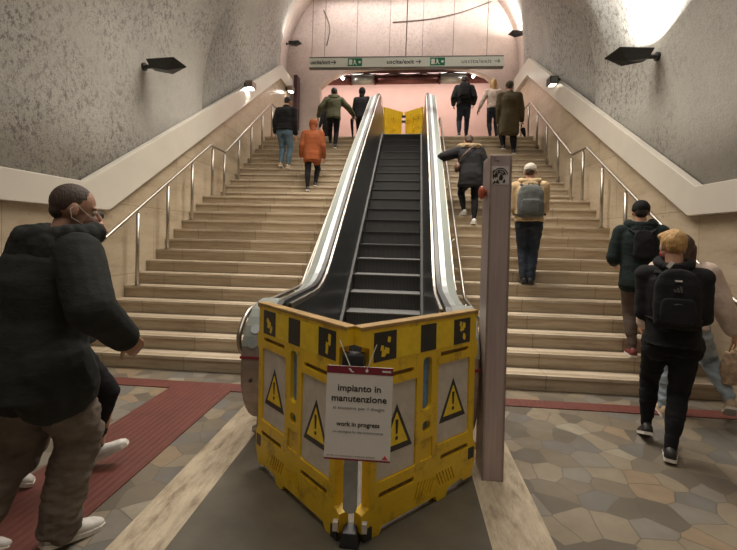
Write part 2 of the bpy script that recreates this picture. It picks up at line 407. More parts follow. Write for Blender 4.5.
# ------------------------------------------------------------------ stairs
def stairs(side, lab):
    root = empty('staircase', (0, 0, 0), 0, lab, 'stairs')
    for n in range(1, NTOP + 1):
        y = nosing(n); y2 = nosing(n + 1) if n < NTOP else y + 0.25
        if side < 0: xa, xb = XL + 0.001, xc(y) - 0.802
        else: xa, xb = xc(y) + 0.802, XR - 0.001
        zb = 0.001 if n < 4 else (n - 3) * RI
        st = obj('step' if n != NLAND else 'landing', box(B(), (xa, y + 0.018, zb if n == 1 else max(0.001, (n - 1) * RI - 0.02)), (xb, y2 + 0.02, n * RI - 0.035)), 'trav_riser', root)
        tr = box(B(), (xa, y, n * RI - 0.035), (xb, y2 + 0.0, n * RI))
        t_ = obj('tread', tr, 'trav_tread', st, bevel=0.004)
        g = B()
        for k in range(3): box(g, (xa, y + 0.035 + k * 0.028, n * RI), (xb, y + 0.043 + k * 0.028, n * RI + 0.0008))
        obj('grip_line', g, 'groove', st)
    return root
stairs(-1, 'left travertine staircase climbing between the left wall and the escalator')
stairs(1, 'right travertine staircase climbing between the escalator and the right wall')

# ------------------------------------------------------------------ walls
def wall_poly(name, x, d, pts, mat, plane='YZ'): return struct(obj(name, prism(B(), pts, d, plane, x), mat))
LK, LKz, LA, LAz = 5.15, 1.80, 12.43, 6.11
RK, RKz, RA, RAz = 5.08, 1.84, 11.79, 5.85
wall_poly('wall_left', XL - 0.3, 0.3, [(-3, 0.001), (13.7, 0.001), (13.7, LAz + 0.1), (LA, LAz + 0.1), (LK, LKz + 0.1), (-3, LKz + 0.1)], 'trav_wall')
wall_poly('wall_right', XR, 0.3, [(-3, 0.001), (13.2, 0.001), (13.2, RAz + 0.1), (RA, RAz + 0.1), (RK, RKz + 0.1), (-3, RKz + 0.1)], 'trav_wall')
# cream bands along the top of the stone
def band(name, x0, x1, K, Kz, A, Az, yend, h0, ks, asx):
    # outer face plus top ledge, slightly tilted outwards
    lo = [(-3, Kz), (K, Kz), (A, Az), (yend, Az)]
    up = [(-3, Kz + h0), (K - ks, Kz + h0), (A + asx, Az + 0.42), (yend, Az + 0.42)]
    return struct(obj(name, prism(B(), lo + up[::-1], x1 - x0, 'YZ', x0), 'band', bevel=0.008))
band('trim_5', XL - 0.02, -3.74, LK, LKz, LA, LAz, 13.7, 0.31, 0.42, 0.1)
band('trim_6', 3.04, XR + 0.02, RK, RKz, RA, RAz, 13.2, 0.31, 0.12, -0.05)
# vault over the lower hall and the lower flight, then the raised inclined vault
XCV, AV, ZS = -0.35, 3.50, 4.05
NA = 28
def vault_ring(y, zs, a, zbot_l, zbot_r, hz=None, thick=0.0):
    pts = []
    aa = a + thick; hz = (hz or a) + thick
    for z in (zbot_l, (zbot_l + zs) / 2): pts.append((XCV - aa, y, z))
    for k in range(NA + 1):
        th = PI - PI * k / NA; pts.append((XCV + aa * math.cos(th), y, zs + hz * math.sin(th)))
    for z in ((zbot_r + zs) / 2, zbot_r): pts.append((XCV + aa, y, z))
    return pts
def vault(name, ys, f, mat, parent=None):
    bm = B(); out = []
    for y in ys:
        zs, a, zl, zr, hz = f(y)
        inner = vault_ring(y, zs, a, zl, zr, hz); outer = vault_ring(y, zs, a, zl, zr, hz, 0.35)
        out.append(inner + outer[::-1])
    rings(bm, out, cap=True)
    o = obj(name, bm, mat)
    for p in o.data.polygons: p.use_smooth = abs(p.normal.y) < 0.7
    return struct(o)
bzl = lambda y: (LKz + 0.05 if y < LK else min(LAz, LKz + (y - LK) * (LAz - LKz) / (LA - LK)) + 0.05)
bzr = lambda y: (RKz + 0.05 if y < RK else min(RAz, RKz + (y - RK) * (RAz - RKz) / (RA - RK)) + 0.05)
def f_low(y):
    # zs must stay above the band line
    zl, zr = bzl(y), bzr(y); return (ZS, AV, min(zl, ZS - 0.1), min(zr, ZS - 0.1), AV)
vault('vault_lower', [-3, 0, 2, 3.5, 4.5, 5.1, 5.6, 6.2, 6.8, 7.3, 7.8], f_low, 'stucco')
def f_up(y):
    zs = 4.62 + (y - 7.8) * 0.45; return (zs, 3.58, bzl(y), bzr(y), 3.5)
vault('vault_upper', [7.801, 8.6, 9.4, 10.2, 11, 11.8, 12.6, 12.95], f_up, 'stucco')
# end of the tube: upper hall crossing behind it
def f_far(y): return (7.0, 3.75, 4.2, 4.2, 3.6)
far = vault('vault_upper_hall', [12.96, 14.3], f_far, 'stucco_pink')
# wall above the corridor opening (arched opening)
ar = [(-2.95, 6.45), (-2.6, 6.75), (-2.0, 7.0), (-1.0, 7.08), (1.0, 7.08), (1.75, 7.0), (2.4, 6.75), (2.8, 6.4)]
bm = B(); prism(bm, [(-5, 11.5), (-5, 4.0), (-2.95, 4.0)] + ar + [(2.8, 4.0), (5, 4.0), (5, 11.5)], 0.3, 'XZ', 14.2)
struct(obj('wall_lunette', bm, 'stucco_pink'))
struct(obj('wall_back', box(B(), (-7.5, 17.0, 4.0), (7.5, 17.3, 8.2)), 'pink_wall'))
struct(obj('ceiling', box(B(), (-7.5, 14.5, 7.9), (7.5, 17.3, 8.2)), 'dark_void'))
for s in (-1, 1): struct(obj('wall_corridor_%s' % ('left' if s < 0 else 'right'), box(B(), (s * 7.5, 14.5, 4.0), (s * 7.8, 17.3, 8.2)), 'pink_wall'))
struct(obj('wall_south', box(B(), (-7.5, -3.3, -0.2), (7.5, -3.0, 9)), 'stucco'))
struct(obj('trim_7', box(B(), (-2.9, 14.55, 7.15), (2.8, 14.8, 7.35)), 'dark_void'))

# ------------------------------------------------------------------ escalator
ER = empty('escalator', (xc(0), 0, 0), -0.0175, 'long narrow escalator of dark ribbed steps rising between the two staircases', 'escalator')
YB = 4.55; SL = 0.626; YU = YB + ZT / SL
def ebase(y):
    z = (y - YB) * SL
    # softened ends
    k = 0.25
    def smax(a, b): h = max(k - abs(a - b), 0) / k; return max(a, b) + h * h * k / 4
    return -smax(-smax(0, z), -ZT)
ys = [3.32, 3.6, 3.9, 4.1, 4.3, 4.5, 4.7, 4.9] + [5.3 + 0.6 * i for i in range(10)] + [10.9, 11.05, 11.2, 11.35, 11.5, 11.7, 12.0]
def sweep(name, prof, ylist, mat, parent=ER, flip=1, smooth=False):
    """prof: closed list of (u, height above base)"""
    bm = B(); rs = []
    for y in ylist:
        b = ebase(y); e = 0.10 * min(1, max(0, (y - 4.6) / 2.5)); rs.append([(flip * u, y, (b + h + (e if h > 0.5 else 0)) if h > -50 else max(0.0, stair_z(y) - 0.3)) for u, h in prof])
    rings(bm, rs); return obj(name, bm, mat, parent, smooth)
ysb = [y for y in ys if y >= 3.32]
for s in (-1, 1):
    bal = sweep('balustrade', [(0.50, 0.14), (0.575, 0.93), (0.585, 0.99), (0.60, 0.99), (0.60, 0.10)], ysb, 'dark_panel', flip=s)
    sweep('skirt', [(0.472, -0.12), (0.472, 0.125), (0.50, 0.145), (0.60, 0.11), (0.60, -0.12)], ysb, 'dark_panel', bal, flip=s)
    sweep('skirt_trim', [(0.468, 0.115), (0.468, 0.135), (0.498, 0.155), (0.503, 0.14)], ysb, 'step_edge', bal, flip=s)
    sweep('trim_rail', [(0.572, 0.955), (0.572, 1.0), (0.594, 1.0), (0.594, 0.955)], ysb, 'steel', bal, flip=s)
    obj('upper_panel', box(B(), (min(s * 0.56, s * 0.572), 11.3, ZT + 0.15), (max(s * 0.56, s * 0.572), 12.0, ZT + 1.02)), 'mirror_panel', bal)
    # handrail belt wraps round the newel
    yn, zn, rn = 3.32, 0.66, 0.37
    path = [(y, ebase(y) + 1.02 + 0.10 * min(1, max(0, (y - 4.6) / 2.5))) for y in ysb[::-1]]
    for k in range(1, 15): a = PI / 2 + PI * k / 14; path.append((yn + rn * math.cos(a), zn + rn * math.sin(a)))
    bm = B(); rs = []
    for i, (y, z) in enumerate(path):
        a = V(path[max(i - 1, 0)]); b_ = V(path[min(i + 1, len(path) - 1)]); d = (b_ - a).normalized(); n = V((d.y, -d.x))
        if i < len(ysb): n = V((0, 1))
        rs.append([(s * (0.628 + du), y + n.x * dn, z + n.y * dn) for du, dn in ((-0.028, -0.008), (-0.022, 0.012), (0.022, 0.012), (0.028, -0.008))])
    rings(bm, rs); obj('handrail_belt', bm, 'black_rubber', bal)
    sweep('deck', [(0.66, 0.93), (0.66, 1.0), (0.715, 1.0), (0.715, 0.93)], ysb, 'alu', bal, flip=s)
    clad = sweep('cladding', [(0.605, 0.9), (0.665, 0.985), (0.715, 0.992), (0.80, 0.965), (0.803, 0.93), (0.80, -99), (0.605, -99)], ysb, 'clad', bal, flip=s)
    sweep('outer_edge', [(0.80, 0.925), (0.80, 0.965), (0.810, 0.965), (0.810, 0.925)], [y for y in ysb if y > 4.4], 'steel', bal, flip=s)
    # newel drum
    prof = [(3.45, 1.02)] + [(yn + 0.44 * math.cos(PI / 2 + PI * k / 18), 0.58 + 0.46 * math.sin(PI / 2 + PI * k / 18)) for k in range(19)] + [(3.45, 0.12)]
    prof = [(y, z if z < 0.98 else 0.98 + (z - 0.98) * 0.8) for y, z in prof]
    bm = prism(B(), prof, s * 0.155, 'YZ', s * 0.655)
    nw = obj('newel', bm, 'steel_dk', ER, bevel=0.012)
    up_ = [(y - 0.004, z + 0.004) for y, z in prof if z > 0.70]
    bm = prism(B(), [(3.37, 0.70)] + [p for p in up_], s * 0.165, 'YZ', s * 0.65)
    obj('end_cap', bm, 'clad', nw, bevel=0.01)
    for zz, nm in ((0.86, 'inset'), (0.77, 'inset')):
        dy = 0.44 * math.sqrt(max(0, 1 - ((zz - 0.58) / 0.46) ** 2)); p = V((s * 0.733, yn - dy - 0.006, zz)); dr = V((0, -dy, zz - 0.58)).normalized()
        obj(nm, cyl(B(), p + dr * 0.004, p - dr * 0.01, 0.036, seg=20), 'alu', nw)
    obj('bolt', cyl(B(), (s * 0.733, yn - 0.445, 0.52), (s * 0.733, yn - 0.43, 0.52), 0.012, seg=10), 'black_plastic', nw)
    obj('band_ring', box(B(), (s * 0.652, yn - 0.437, 0.668), (s * 0.815, yn - 0.3, 0.685)), 'maroon', nw)
    bm = B(); cyl(bm, (s * 0.80, 3.26, 0.02), (s * 0.80, 3.26, 0.32), 0.022, seg=14); cyl(bm, (s * 0.80, 3.26, 0.006), (s * 0.80, 3.26, 0.03), 0.055, seg=18)
    cyl(bm, (s * 0.76, 3.36, 0.02), (s * 0.76, 3.36, 0.32), 0.022, seg=14)
    obj('support_post', bm, 'steel', nw, True)
n = 0
while True:
    y = 4.72 + 0.335 * n; z = (y - YB) * SL + 0.06
    if z > ZT: break
    zc = ebase(y + 0.2)
    bm = box(B(), (-0.462, y + 0.01, z - 0.26), (0.462, y + 0.35, z - 0.012))
    st = obj('step', bm, 'step', ER)
    obj('step_tread', box(B(), (-0.462, y, z - 0.014), (0.462, y + 0.355, z)), 'step_tread', st)
    obj('step_edge', box(B(), (-0.462, y - 0.004, z - 0.018), (0.462, y + 0.012, z + 0.001)), 'step_edge', st)
    n += 1
obj('comb_plate', box(B(), (-0.6, 3.2, 0.005), (0.6, 4.3, 0.04)), 'alu', ER, bevel=0.004)
obj('comb_plate', box(B(), (-0.6, YU - 0.1, ZT - 0.1), (0.6, YU + 0.9, ZT + 0.006)), 'alu', ER, bevel=0.004)
bm = B()
rs = []
for y in [4.2, 4.6] + [5 + i for i in range(6)] + [10.9, 11.6, 12.6]:
    b = (y - YB) * SL - 0.28 if y < YU else ZT - 0.15
    b = min(b, ZT - 0.15); rs.append([(-0.60, y, b - 0.1), (0.60, y, b - 0.1), (0.60, y, b), (-0.60, y, b)])
rings(bm, rs); obj('truss', bm, 'black_plastic', ER)

# tubular rails alongside the escalator
def side_rail(s, lab):
    r = empty('side_rail', (xc(0), 0, 0), -0.0175, lab, 'handrail', 'tubular rails along the escalator')
    u = s * 0.955; zl = 0.93 if s < 0 else 0.85
    pts = [(u, 12.0, zl - 0.04 + (11.25 - 5.05) * 0.61), (u, 11.25, zl + (11.25 - 5.05) * 0.61), (u, 5.05, zl), (u, 3.35, zl - 0.01), (u, 3.16, zl - 0.22), (u, 3.36, zl - 0.40)]
    obj('rail', tube(B(), smooth_path(pts, 6, 0.14), 0.02, 12), 'steel', r, True)
    bm = tube(B(), [(u, 3.36, zl - 0.40), (s * 0.80, 3.38, zl - 0.40)], 0.016, 10); obj('bracket', bm, 'steel', r, True)
    for y in (4.7, 6.2, 7.7, 9.2, 10.7):
        z = zl + max(0, (y - 5.05)) * 0.61
        bm = tube(B(), [(u, y, z), (s * 0.88, y, z - 0.07), (s * 0.79, y, z - 0.07)], 0.010, 8); obj('bracket', bm, 'steel', r, True)
    return r
side_rail(-1, 'slim tubular steel handrail fixed along the left flank of the escalator')
side_rail(1, 'slim tubular steel handrail fixed along the right flank of the escalator')

# ------------------------------------------------------------------ wall handrails with posts
def stair_rail(x, s, pts, posts, lab):
    r = empty('stair_handrail', (x, 0, 0), 0, lab, 'handrail', 'steel handrails on posts')
    obj('rail', tube(B(), smooth_path([(s * 0.0, y, z) for y, z in pts], 5, 0.06), 0.022, 12), 'steel', r, True)
    lo = smooth_path([(s * 0.0, y, z) for y, z in pts], 1, 0.001)
    def rz(y):
        for (a, za), (b, zb) in zip(pts, pts[1:]):
            lo_, hi_ = min(a, b), max(a, b)
            if lo_ <= y <= hi_ and hi_ - lo_ > 0.01: return za + (zb - za) * (y - a) / (b - a)
        return pts[-1][1]
    for y in posts:
        z0 = stair_z(y); top = rz(y)
        bm = B(); cyl(bm, (0, y, z0 + 0.001), (0, y, top - 0.06), 0.024, seg=14); cyl(bm, (0, y, top - 0.08), (0, y, top - 0.01), 0.009, seg=10)
        p = obj('post', bm, 'steel', r, True)
        obj('flange', cyl(B(), (0, y, z0 + 0.001), (0, y, z0 + 0.012), 0.045, seg=18), 'steel', p)
    return r
P_ = [nosing(n) + 0.03 for n in (2, 5, 8, 11)] + [nosing(14) + 0.05, 8.38] + [nosing(n) + 0.03 for n in (17, 20, 23)] + [YT + 0.05, YT + 0.75]
stair_rail(-3.65, -1, [(3.4, 1.0), (4.25, 1.02), (7.75, 3.17), (8.42, 3.17), (11.3, 5.03), (12.25, 5.03)], P_, 'steel handrail on round posts climbing beside the left stone wall')
stair_rail(3.0, 1, [(3.4, 0.98), (4.25, 1.0), (7.72, 3.13), (8.38, 3.13), (11.25, 4.98), (12.2, 4.98)], P_, 'steel handrail on round posts climbing beside the right stone wall')

# ------------------------------------------------------------------ wall lamps
def sconce(loc, s, lab, on=0.0, sc=0.66, yaw=0.0, col=(1, 0.97, 0.9), aim=0.0):
    """wedge shaped uplighter on a wall bracket; s = +1 reaches towards +x"""
    r = empty('wall_uplighter', loc, yaw, lab, 'lamp', 'dark wedge uplighters on the vault')
    r.scale = (sc, sc, sc); L = 0.98; bm = B()
    top = [(s * 0.16, -0.17, 0.10), (s * 0.80, -0.19, 0.12), (s * (L + 0.02), 0.0, -0.02), (s * 0.80, 0.19, 0.12), (s * 0.16, 0.17, 0.10)]
    bot = [(s * 0.22, -0.10, -0.06), (s * 0.62, -0.12, -0.13), (s * (L - 0.03), 0.0, -0.035), (s * 0.62, 0.12, -0.13), (s * 0.22, 0.10, -0.06)]
    a = [bm.verts.new(p) for p in top]; b = [bm.verts.new(p) for p in bot]
    bm.faces.new(b)
    for i in range(5): bm.faces.new((a[i], a[(i + 1) % 5], b[(i + 1) % 5], b[i]))
    inn = [bm.verts.new((p[0] * 0.94 + s * 0.02, p[1] * 0.88, p[2] - 0.03)) for p in top]
    for i in range(5): bm.faces.new((a[i], inn[i], inn[(i + 1) % 5], a[(i + 1) % 5]))
    bm.faces.new(inn)
    h = obj('housing', bm, 'lamp_black', r)
    bm = B(); cyl(bm, (0.0, 0, 0.0), (s * 0.05, 0, 0.0), 0.085, seg=20); cyl(bm, (s * 0.03, 0, 0), (s * 0.2, 0, 0.0), 0.045, seg=14)
    obj('bracket', bm, 'lamp_black', r)
    obj('lens', box(B(), (s * 0.24, -0.12, 0.078), (s * 0.74, 0.12, 0.088)), 'lens_dim' if on else 'black_plastic', h)
    if on:
        l = bpy.data.lights.new('uplight', 'AREA'); l.shape = 'RECTANGLE'; l.size = 0.36; l.size_y = 0.2; l.energy = on; l.color = col; l.spread = math.radians(150)
        lo = bpy.data.objects.new('uplight', l); COL.objects.link(lo); lo.parent = r; lo.location = (s * 0.45, 0, 0.11); lo.rotation_euler = (PI, s * aim, 0)
    return r
sconce((-3.85, 5.98, 3.93), 1, 'unlit dark wedge lamp on the left plaster wall, nearest of the lamps on that side', 0)
sconce((3.15, 5.94, 3.92), -1, 'large dark wedge lamp on the right wall casting a bright white glow above it', 190, 0.66, 0.0, (1, 0.97, 0.9), 0.25)
sconce((-3.80, 13.1, 7.40), 1, 'small far wedge lamp at upper left near the end of the hanging sign', 6, 0.5)
sconce((3.36, 13.15, 7.55), -1, 'small far wedge lamp at upper right lighting the vault beyond', 80, 0.55)

def band_spot(loc, s, lab, kind):
    r = empty('box_spotlight', loc, 0, lab, 'lamp', 'small box spotlights on the cream bands')
    bm = box(B(), (0.0, -0.13, -0.075), (s * 0.17, 0.13, 0.075)); obj('housing', bm, 'lamp_black' if kind != 'steel' else 'steel_dk', r, bevel=0.008)
    obj('mount', box(B(), (-s * 0.06, -0.05, -0.05), (0.0, 0.05, 0.05)), 'lamp_black', r)
    obj('lens', box(B(), (s * 0.03, -0.09, -0.084), (s * 0.14, 0.09, -0.0752)), 'lens' if kind == 'steel' else 'lens_dim', r)
    if kind == 'box': obj('front_glass', box(B(), (s * 0.02, -0.134, -0.06), (s * 0.15, -0.1302, 0.06)), 'clad', r)
    for (dz, rx, e, c) in ((-0.095, 0, 14, (1, 0.97, 0.9)), (0.095, PI, 14, (1, 0.88, 0.55))) if kind == 'steel' else ():
        l = bpy.data.lights.new('beam', 'SPOT'); l.energy = e; l.spot_size = math.radians(50); l.spot_blend = 0.5; l.shadow_soft_size = 0.03; l.color = c
        o = bpy.data.objects.new('beam', l); COL.objects.link(o); o.parent = r; o.location = (s * 0.085, 0, dz); o.rotation_euler = (rx, 0, 0)
    return r
band_spot((-3.74, 9.78, 4.98), 1, 'small lit box spotlight on the left cream band with a glow below', 'steel')
band_spot((3.04, 9.46, 4.86), -1, 'small dark box spotlight on the right cream band', 'box')
band_spot((-3.74, 13.2, 6.05), 1, 'tiny far spotlight glowing at the end of the left cream band', 'steel')

# ------------------------------------------------------------------ hanging direction sign
SG = empty('hanging_sign', (-0.15, 10.0, 5.54), 0, 'long white hanging direction sign with green exit boxes above the escalator', 'sign')
SG.rotation_euler = (0, math.radians(0.6), 0)
obj('sign_box', box(B(), (-2.2, 0, -0.125), (2.22, 0.12, 0.125)), 'sign_white', SG, bevel=0.01)
bm = B(); box(bm, (-2.2, -0.004, 0.105), (2.22, 0.13, 0.128)); box(bm, (-2.2, -0.004, -0.128), (2.22, 0.13, -0.11)); obj('frame', bm, 'wire', SG)
FR = (PI / 2, 0, 0)
text('lettering', 'uscita/exit', 0.13, 'ink', SG, (-1.93, -0.004, 0.0), FR, 0.46, 0.002)
text('lettering', 'uscita/exit', 0.13, 'ink', SG, (-0.08, -0.004, 0.0), FR, 0.62, 0.002)
text('lettering', 'uscita/exit', 0.13, 'ink_grey', SG, (1.62, -0.004, 0.0), FR, 0.66, 0.0)
def arrow(x, z, s, parent, mat='ink', y=-0.003):
    bm = B(); prism(bm, [(x - s, z - s * 0.14), (x + s * 0.3, z - s * 0.14), (x + s * 0.3, z - s * 0.2), (x + s, z), (x + s * 0.3, z + s * 0.2), (x + s * 0.3, z + s * 0.14), (x - s, z + s * 0.14)], -0.003, 'XZ', y)
    prism(bm, [(x + s * 0.1, z + s * 0.75), (x + s * 0.4, z + s * 0.75), (x + s, z), (x + s * 0.4, z - s * 0.75), (x + s * 0.1, z - s * 0.75), (x + s * 0.62, z)], -0.003, 'XZ', y)
    return obj('arrow', bm, mat, parent)
arrow(-1.62, 0, 0.06, SG); arrow(0.33, 0, 0.06, SG); arrow(2.08, 0, 0.06, SG, 'ink_grey')
for x in (-1.12, 0.76):
    g = obj('exit_pictogram', box(B(), (x - 0.165, -0.010, -0.088), (x + 0.165, 0.0, 0.088)), 'green', SG)
    bm = B(); Yp = -0.0104
    prism(bm, [(x - 0.14, -0.06), (x - 0.06, -0.06), (x - 0.06, 0.06), (x - 0.14, 0.06)], -0.002, 'XZ', Yp)
    cyl(bm, (x - 0.01, Yp, 0.045), (x - 0.01, Yp - 0.002, 0.045), 0.014, seg=12)
    prism(bm, [(x - 0.03, 0.03), (x + 0.02, 0.03), (x + 0.015, -0.015), (x + 0.055, -0.06), (x + 0.03, -0.06), (x - 0.005, -0.02), (x - 0.03, -0.06), (x - 0.05, -0.06), (x - 0.02, -0.01)], -0.002, 'XZ', Yp)
    prism(bm, [(x + 0.08, -0.02), (x + 0.08, 0.02), (x + 0.11, 0.02), (x + 0.11, 0.04), (x + 0.145, 0.0), (x + 0.11, -0.04), (x + 0.11, -0.02)], -0.002, 'XZ', Yp)
    obj('pictogram_figure', bm, 'sign_white', g)
for x, top, rr in ((-2.15, 6.9, .006), (-1.85, 7.1, .006), (-1.10, 9.0, .005), (-0.34, 9.35, .005), (0.04, 8.7, .012), (0.41, 9.35, .005), (1.10, 9.0, .005), (1.85, 7.3, .006)):
    zs = 4.62 + 2.2 * 0.45; xw = x - 0.15; hz = zs + 3.5 * math.sqrt(max(0, 1 - ((xw - XCV) / 3.58) ** 2)) - 5.54
    obj('hanger_wire', cyl(B(), (x, 0.06, 0.12), (x, 0.06, hz + 0.01), rr, seg=8), 'wire', SG)

# duct, cables and pipes in the corridor behind
D = empty('ceiling_duct', (0, 0, 0), 0, 'round maroon metal duct crossing under the dark soffit behind the sign', 'duct')
for a, b in ((-5.5, -2.0), (-1.2, 1.0), (1.9, 5.5)): obj('duct_pipe', cyl(B(), (a, 14.95, 6.95), (b, 14.95, 6.95), 0.18, seg=24), 'duct', D, True)
for a, b in ((-2.0, -1.2), (1.0, 1.9)): obj('reflection_section', cyl(B(), (a, 14.95, 6.95), (b, 14.95, 6.95), 0.182, seg=24), 'duct_lt', D, True)  # pale sections paint a reflection onto the duct
for x in (-3.0, -2.0, -1.2, 1.0, 1.9, 2.8): obj('joint_ring', cyl(B(), (x - 0.02, 14.95, 6.95), (x + 0.02, 14.95, 6.95), 0.195, seg=24), 'duct', D)
pts = [(-2.6 + 0.28 * i, 14.62, 6.98 + 0.03 * math.sin(i * 1.9)) for i in range(20)]
tag(obj('cable_bundle', tube(B(), pts, 0.022, 8), 'black_rubber', None, True), 'dark loose cables sagging above the maroon duct', 'cable')
# lit lamps at the corridor: small glowing bulbs seen beside the duct
def bulb(loc, lab):
    r = empty('ceiling_spot', loc, 0, lab, 'lamp', 'small glowing spots by the duct')
    obj('lens', ell(B(), (0, 0, 0), (0.05, 0.04, 0.05), seg=14, ring=8), 'lens', r, True)
    obj('bracket', cyl(B(), (0, 0.03, 0.0), (0, 0.18, 0.0), 0.02, seg=10), 'wire', r)
for pp in ([(2.5, 9.06), (1.6, 8.75), (0.62, 8.56), (-0.6, 8.5)], [(-2.87, 8.96), (-2.62, 8.4), (-2.75, 7.8)]):
    tag(obj('wall_cable', tube(B(), smooth_path([(x, 14.185, z) for x, z in pp], 4, 0.4), 0.014, 6), 'wire', None, True), ('thin dark cable drooping across the right half of the pink end wall' if pp[0][0] > 0 else 'short thin dark cable running down the left edge of the pink end wall'), 'cable')
bulb((2.05, 14.55, 6.85), 'small glowing white spot at the right end of the duct behind the sign')
bulb((-2.25, 14.55, 6.85), 'small glowing white spot at the left end of the duct behind the sign')
bulb((2.05, 14.03, 4.62), 'small glowing white light low beside the person in the cream top')

# ------------------------------------------------------------------ yellow folding barriers
WP, HP = 1.0, 1.08
def rrect(x0, x1, z0, z1, r, n=5):
    out = []
    for cx, cz, a0 in ((x1 - r, z1 - r, 0), (x0 + r, z1 - r, PI / 2), (x0 + r, z0 + r, PI), (x1 - r, z0 + r, 1.5 * PI)):
        for k in range(n + 1): a = a0 + PI / 2 * k / n; out.append((cx + r * math.cos(a), cz + r * math.sin(a)))
    return out
def barrier_panel_mesh():
    T = 0.03
    out = [(0.03, 0.0), (0.13, 0.0), (0.15, 0.035), (0.60, 0.035), (0.62, 0.0), (0.70, 0.0), (0.72, 0.045), (0.86, 0.06), (0.88, 0.04), (0.97, 0.04), (0.985, 0.10), (1.0, 0.14), (1.0, 0.24), (0.975, 0.28),
           (0.975, 0.78), (1.0, 0.80), (1.0, 0.88), (0.98, 0.90), (0.98, HP - 0.03), (1.0, HP - 0.03), (1.0, HP), (-0.035, HP), (-0.035, HP - 0.09), (0.03, HP - 0.11), (0.03, 0.84), (0.0, 0.82), (0.0, 0.74), (0.035, 0.72), (0.035, 0.52), (0.05, 0.50), (0.05, 0.16), (0.0, 0.14), (0.0, 0.05), (0.03, 0.04)]
    bm = prism(B(), out, 2 * T, 'XZ', -T)
    cut = B()
    def cutter(poly, depth=None):
        if depth is None: prism(cut, poly, 0.2, 'XZ', -0.1)
        else: prism(cut, poly, -0.05 - 0.0, 'XZ', -T + depth)
    cutter(rrect(0.46, 0.54, 0.56, 0.86, 0.03)); cutter(rrect(0.465, 0.535, 0.44, 0.50, 0.025))
    cutter(rrect(0.10, 0.41, 0.27, 0.76, 0.015), 0.012); cutter(rrect(0.60, 0.92, 0.33, 0.80, 0.015), 0.012)
    cutter(rrect(0.12, 0.38, 0.80, 0.825, 0.01), 0.014); cutter(rrect(0.62, 0.90, 0.845, 0.87, 0.01), 0.014)
    cutter(rrect(0.12, 0.40, 0.185, 0.215, 0.01), 0.016); cutter(rrect(0.64, 0.92, 0.235, 0.265, 0.01), 0.016)
    cutter(rrect(0.44, 0.56, 0.28, 0.40, 0.01), 0.008)
    for k in range(6):
        x = 0.40 + k * 0.028; cutter([(x, 0.07), (x + 0.012, 0.07), (x + 0.05, 0.17 - k * 0.004), (x + 0.038, 0.17 - k * 0.004)], 0.008)
    for k in range(6):
        x = 0.60 + k * 0.028; cutter([(x + 0.04, 0.08), (x + 0.052, 0.08), (x + 0.01, 0.165), (x - 0.002, 0.165)], 0.008)
    return boolean_cut(bm, cut), T
PANEL, PT = barrier_panel_mesh()
def tri_sign(parent, cx, cz, s, y):
    bm = prism(B(), [(cx - s * 0.56, cz - s * 0.5), (cx + s * 0.56, cz - s * 0.5), (cx, cz + s * 0.55)], -0.0015, 'XZ', y)
    t_ = obj('warning_triangle', bm, 'black', parent)
    k = 0.70; bm = prism(B(), [(cx - s * 0.56 * k, cz - s * 0.5 * k - s * 0.015), (cx + s * 0.56 * k, cz - s * 0.5 * k - s * 0.015), (cx, cz + s * 0.55 * k - s * 0.015)], -0.0015, 'XZ', y - 0.0016)
    obj('yellow_field', bm, 'yellow_lt', t_)
    bm = prism(B(), [(cx - s * 0.028, cz - s * 0.12), (cx + s * 0.028, cz - s * 0.12), (cx + s * 0.048, cz + s * 0.20), (cx - s * 0.048, cz + s * 0.20)], -0.0015, 'XZ', y - 0.0032)
    cyl(bm, (cx, y - 0.0032, cz - s * 0.22), (cx, y - 0.0047, cz - s * 0.22), s * 0.045, seg=12)
    obj('exclamation_mark', bm, 'black', t_)
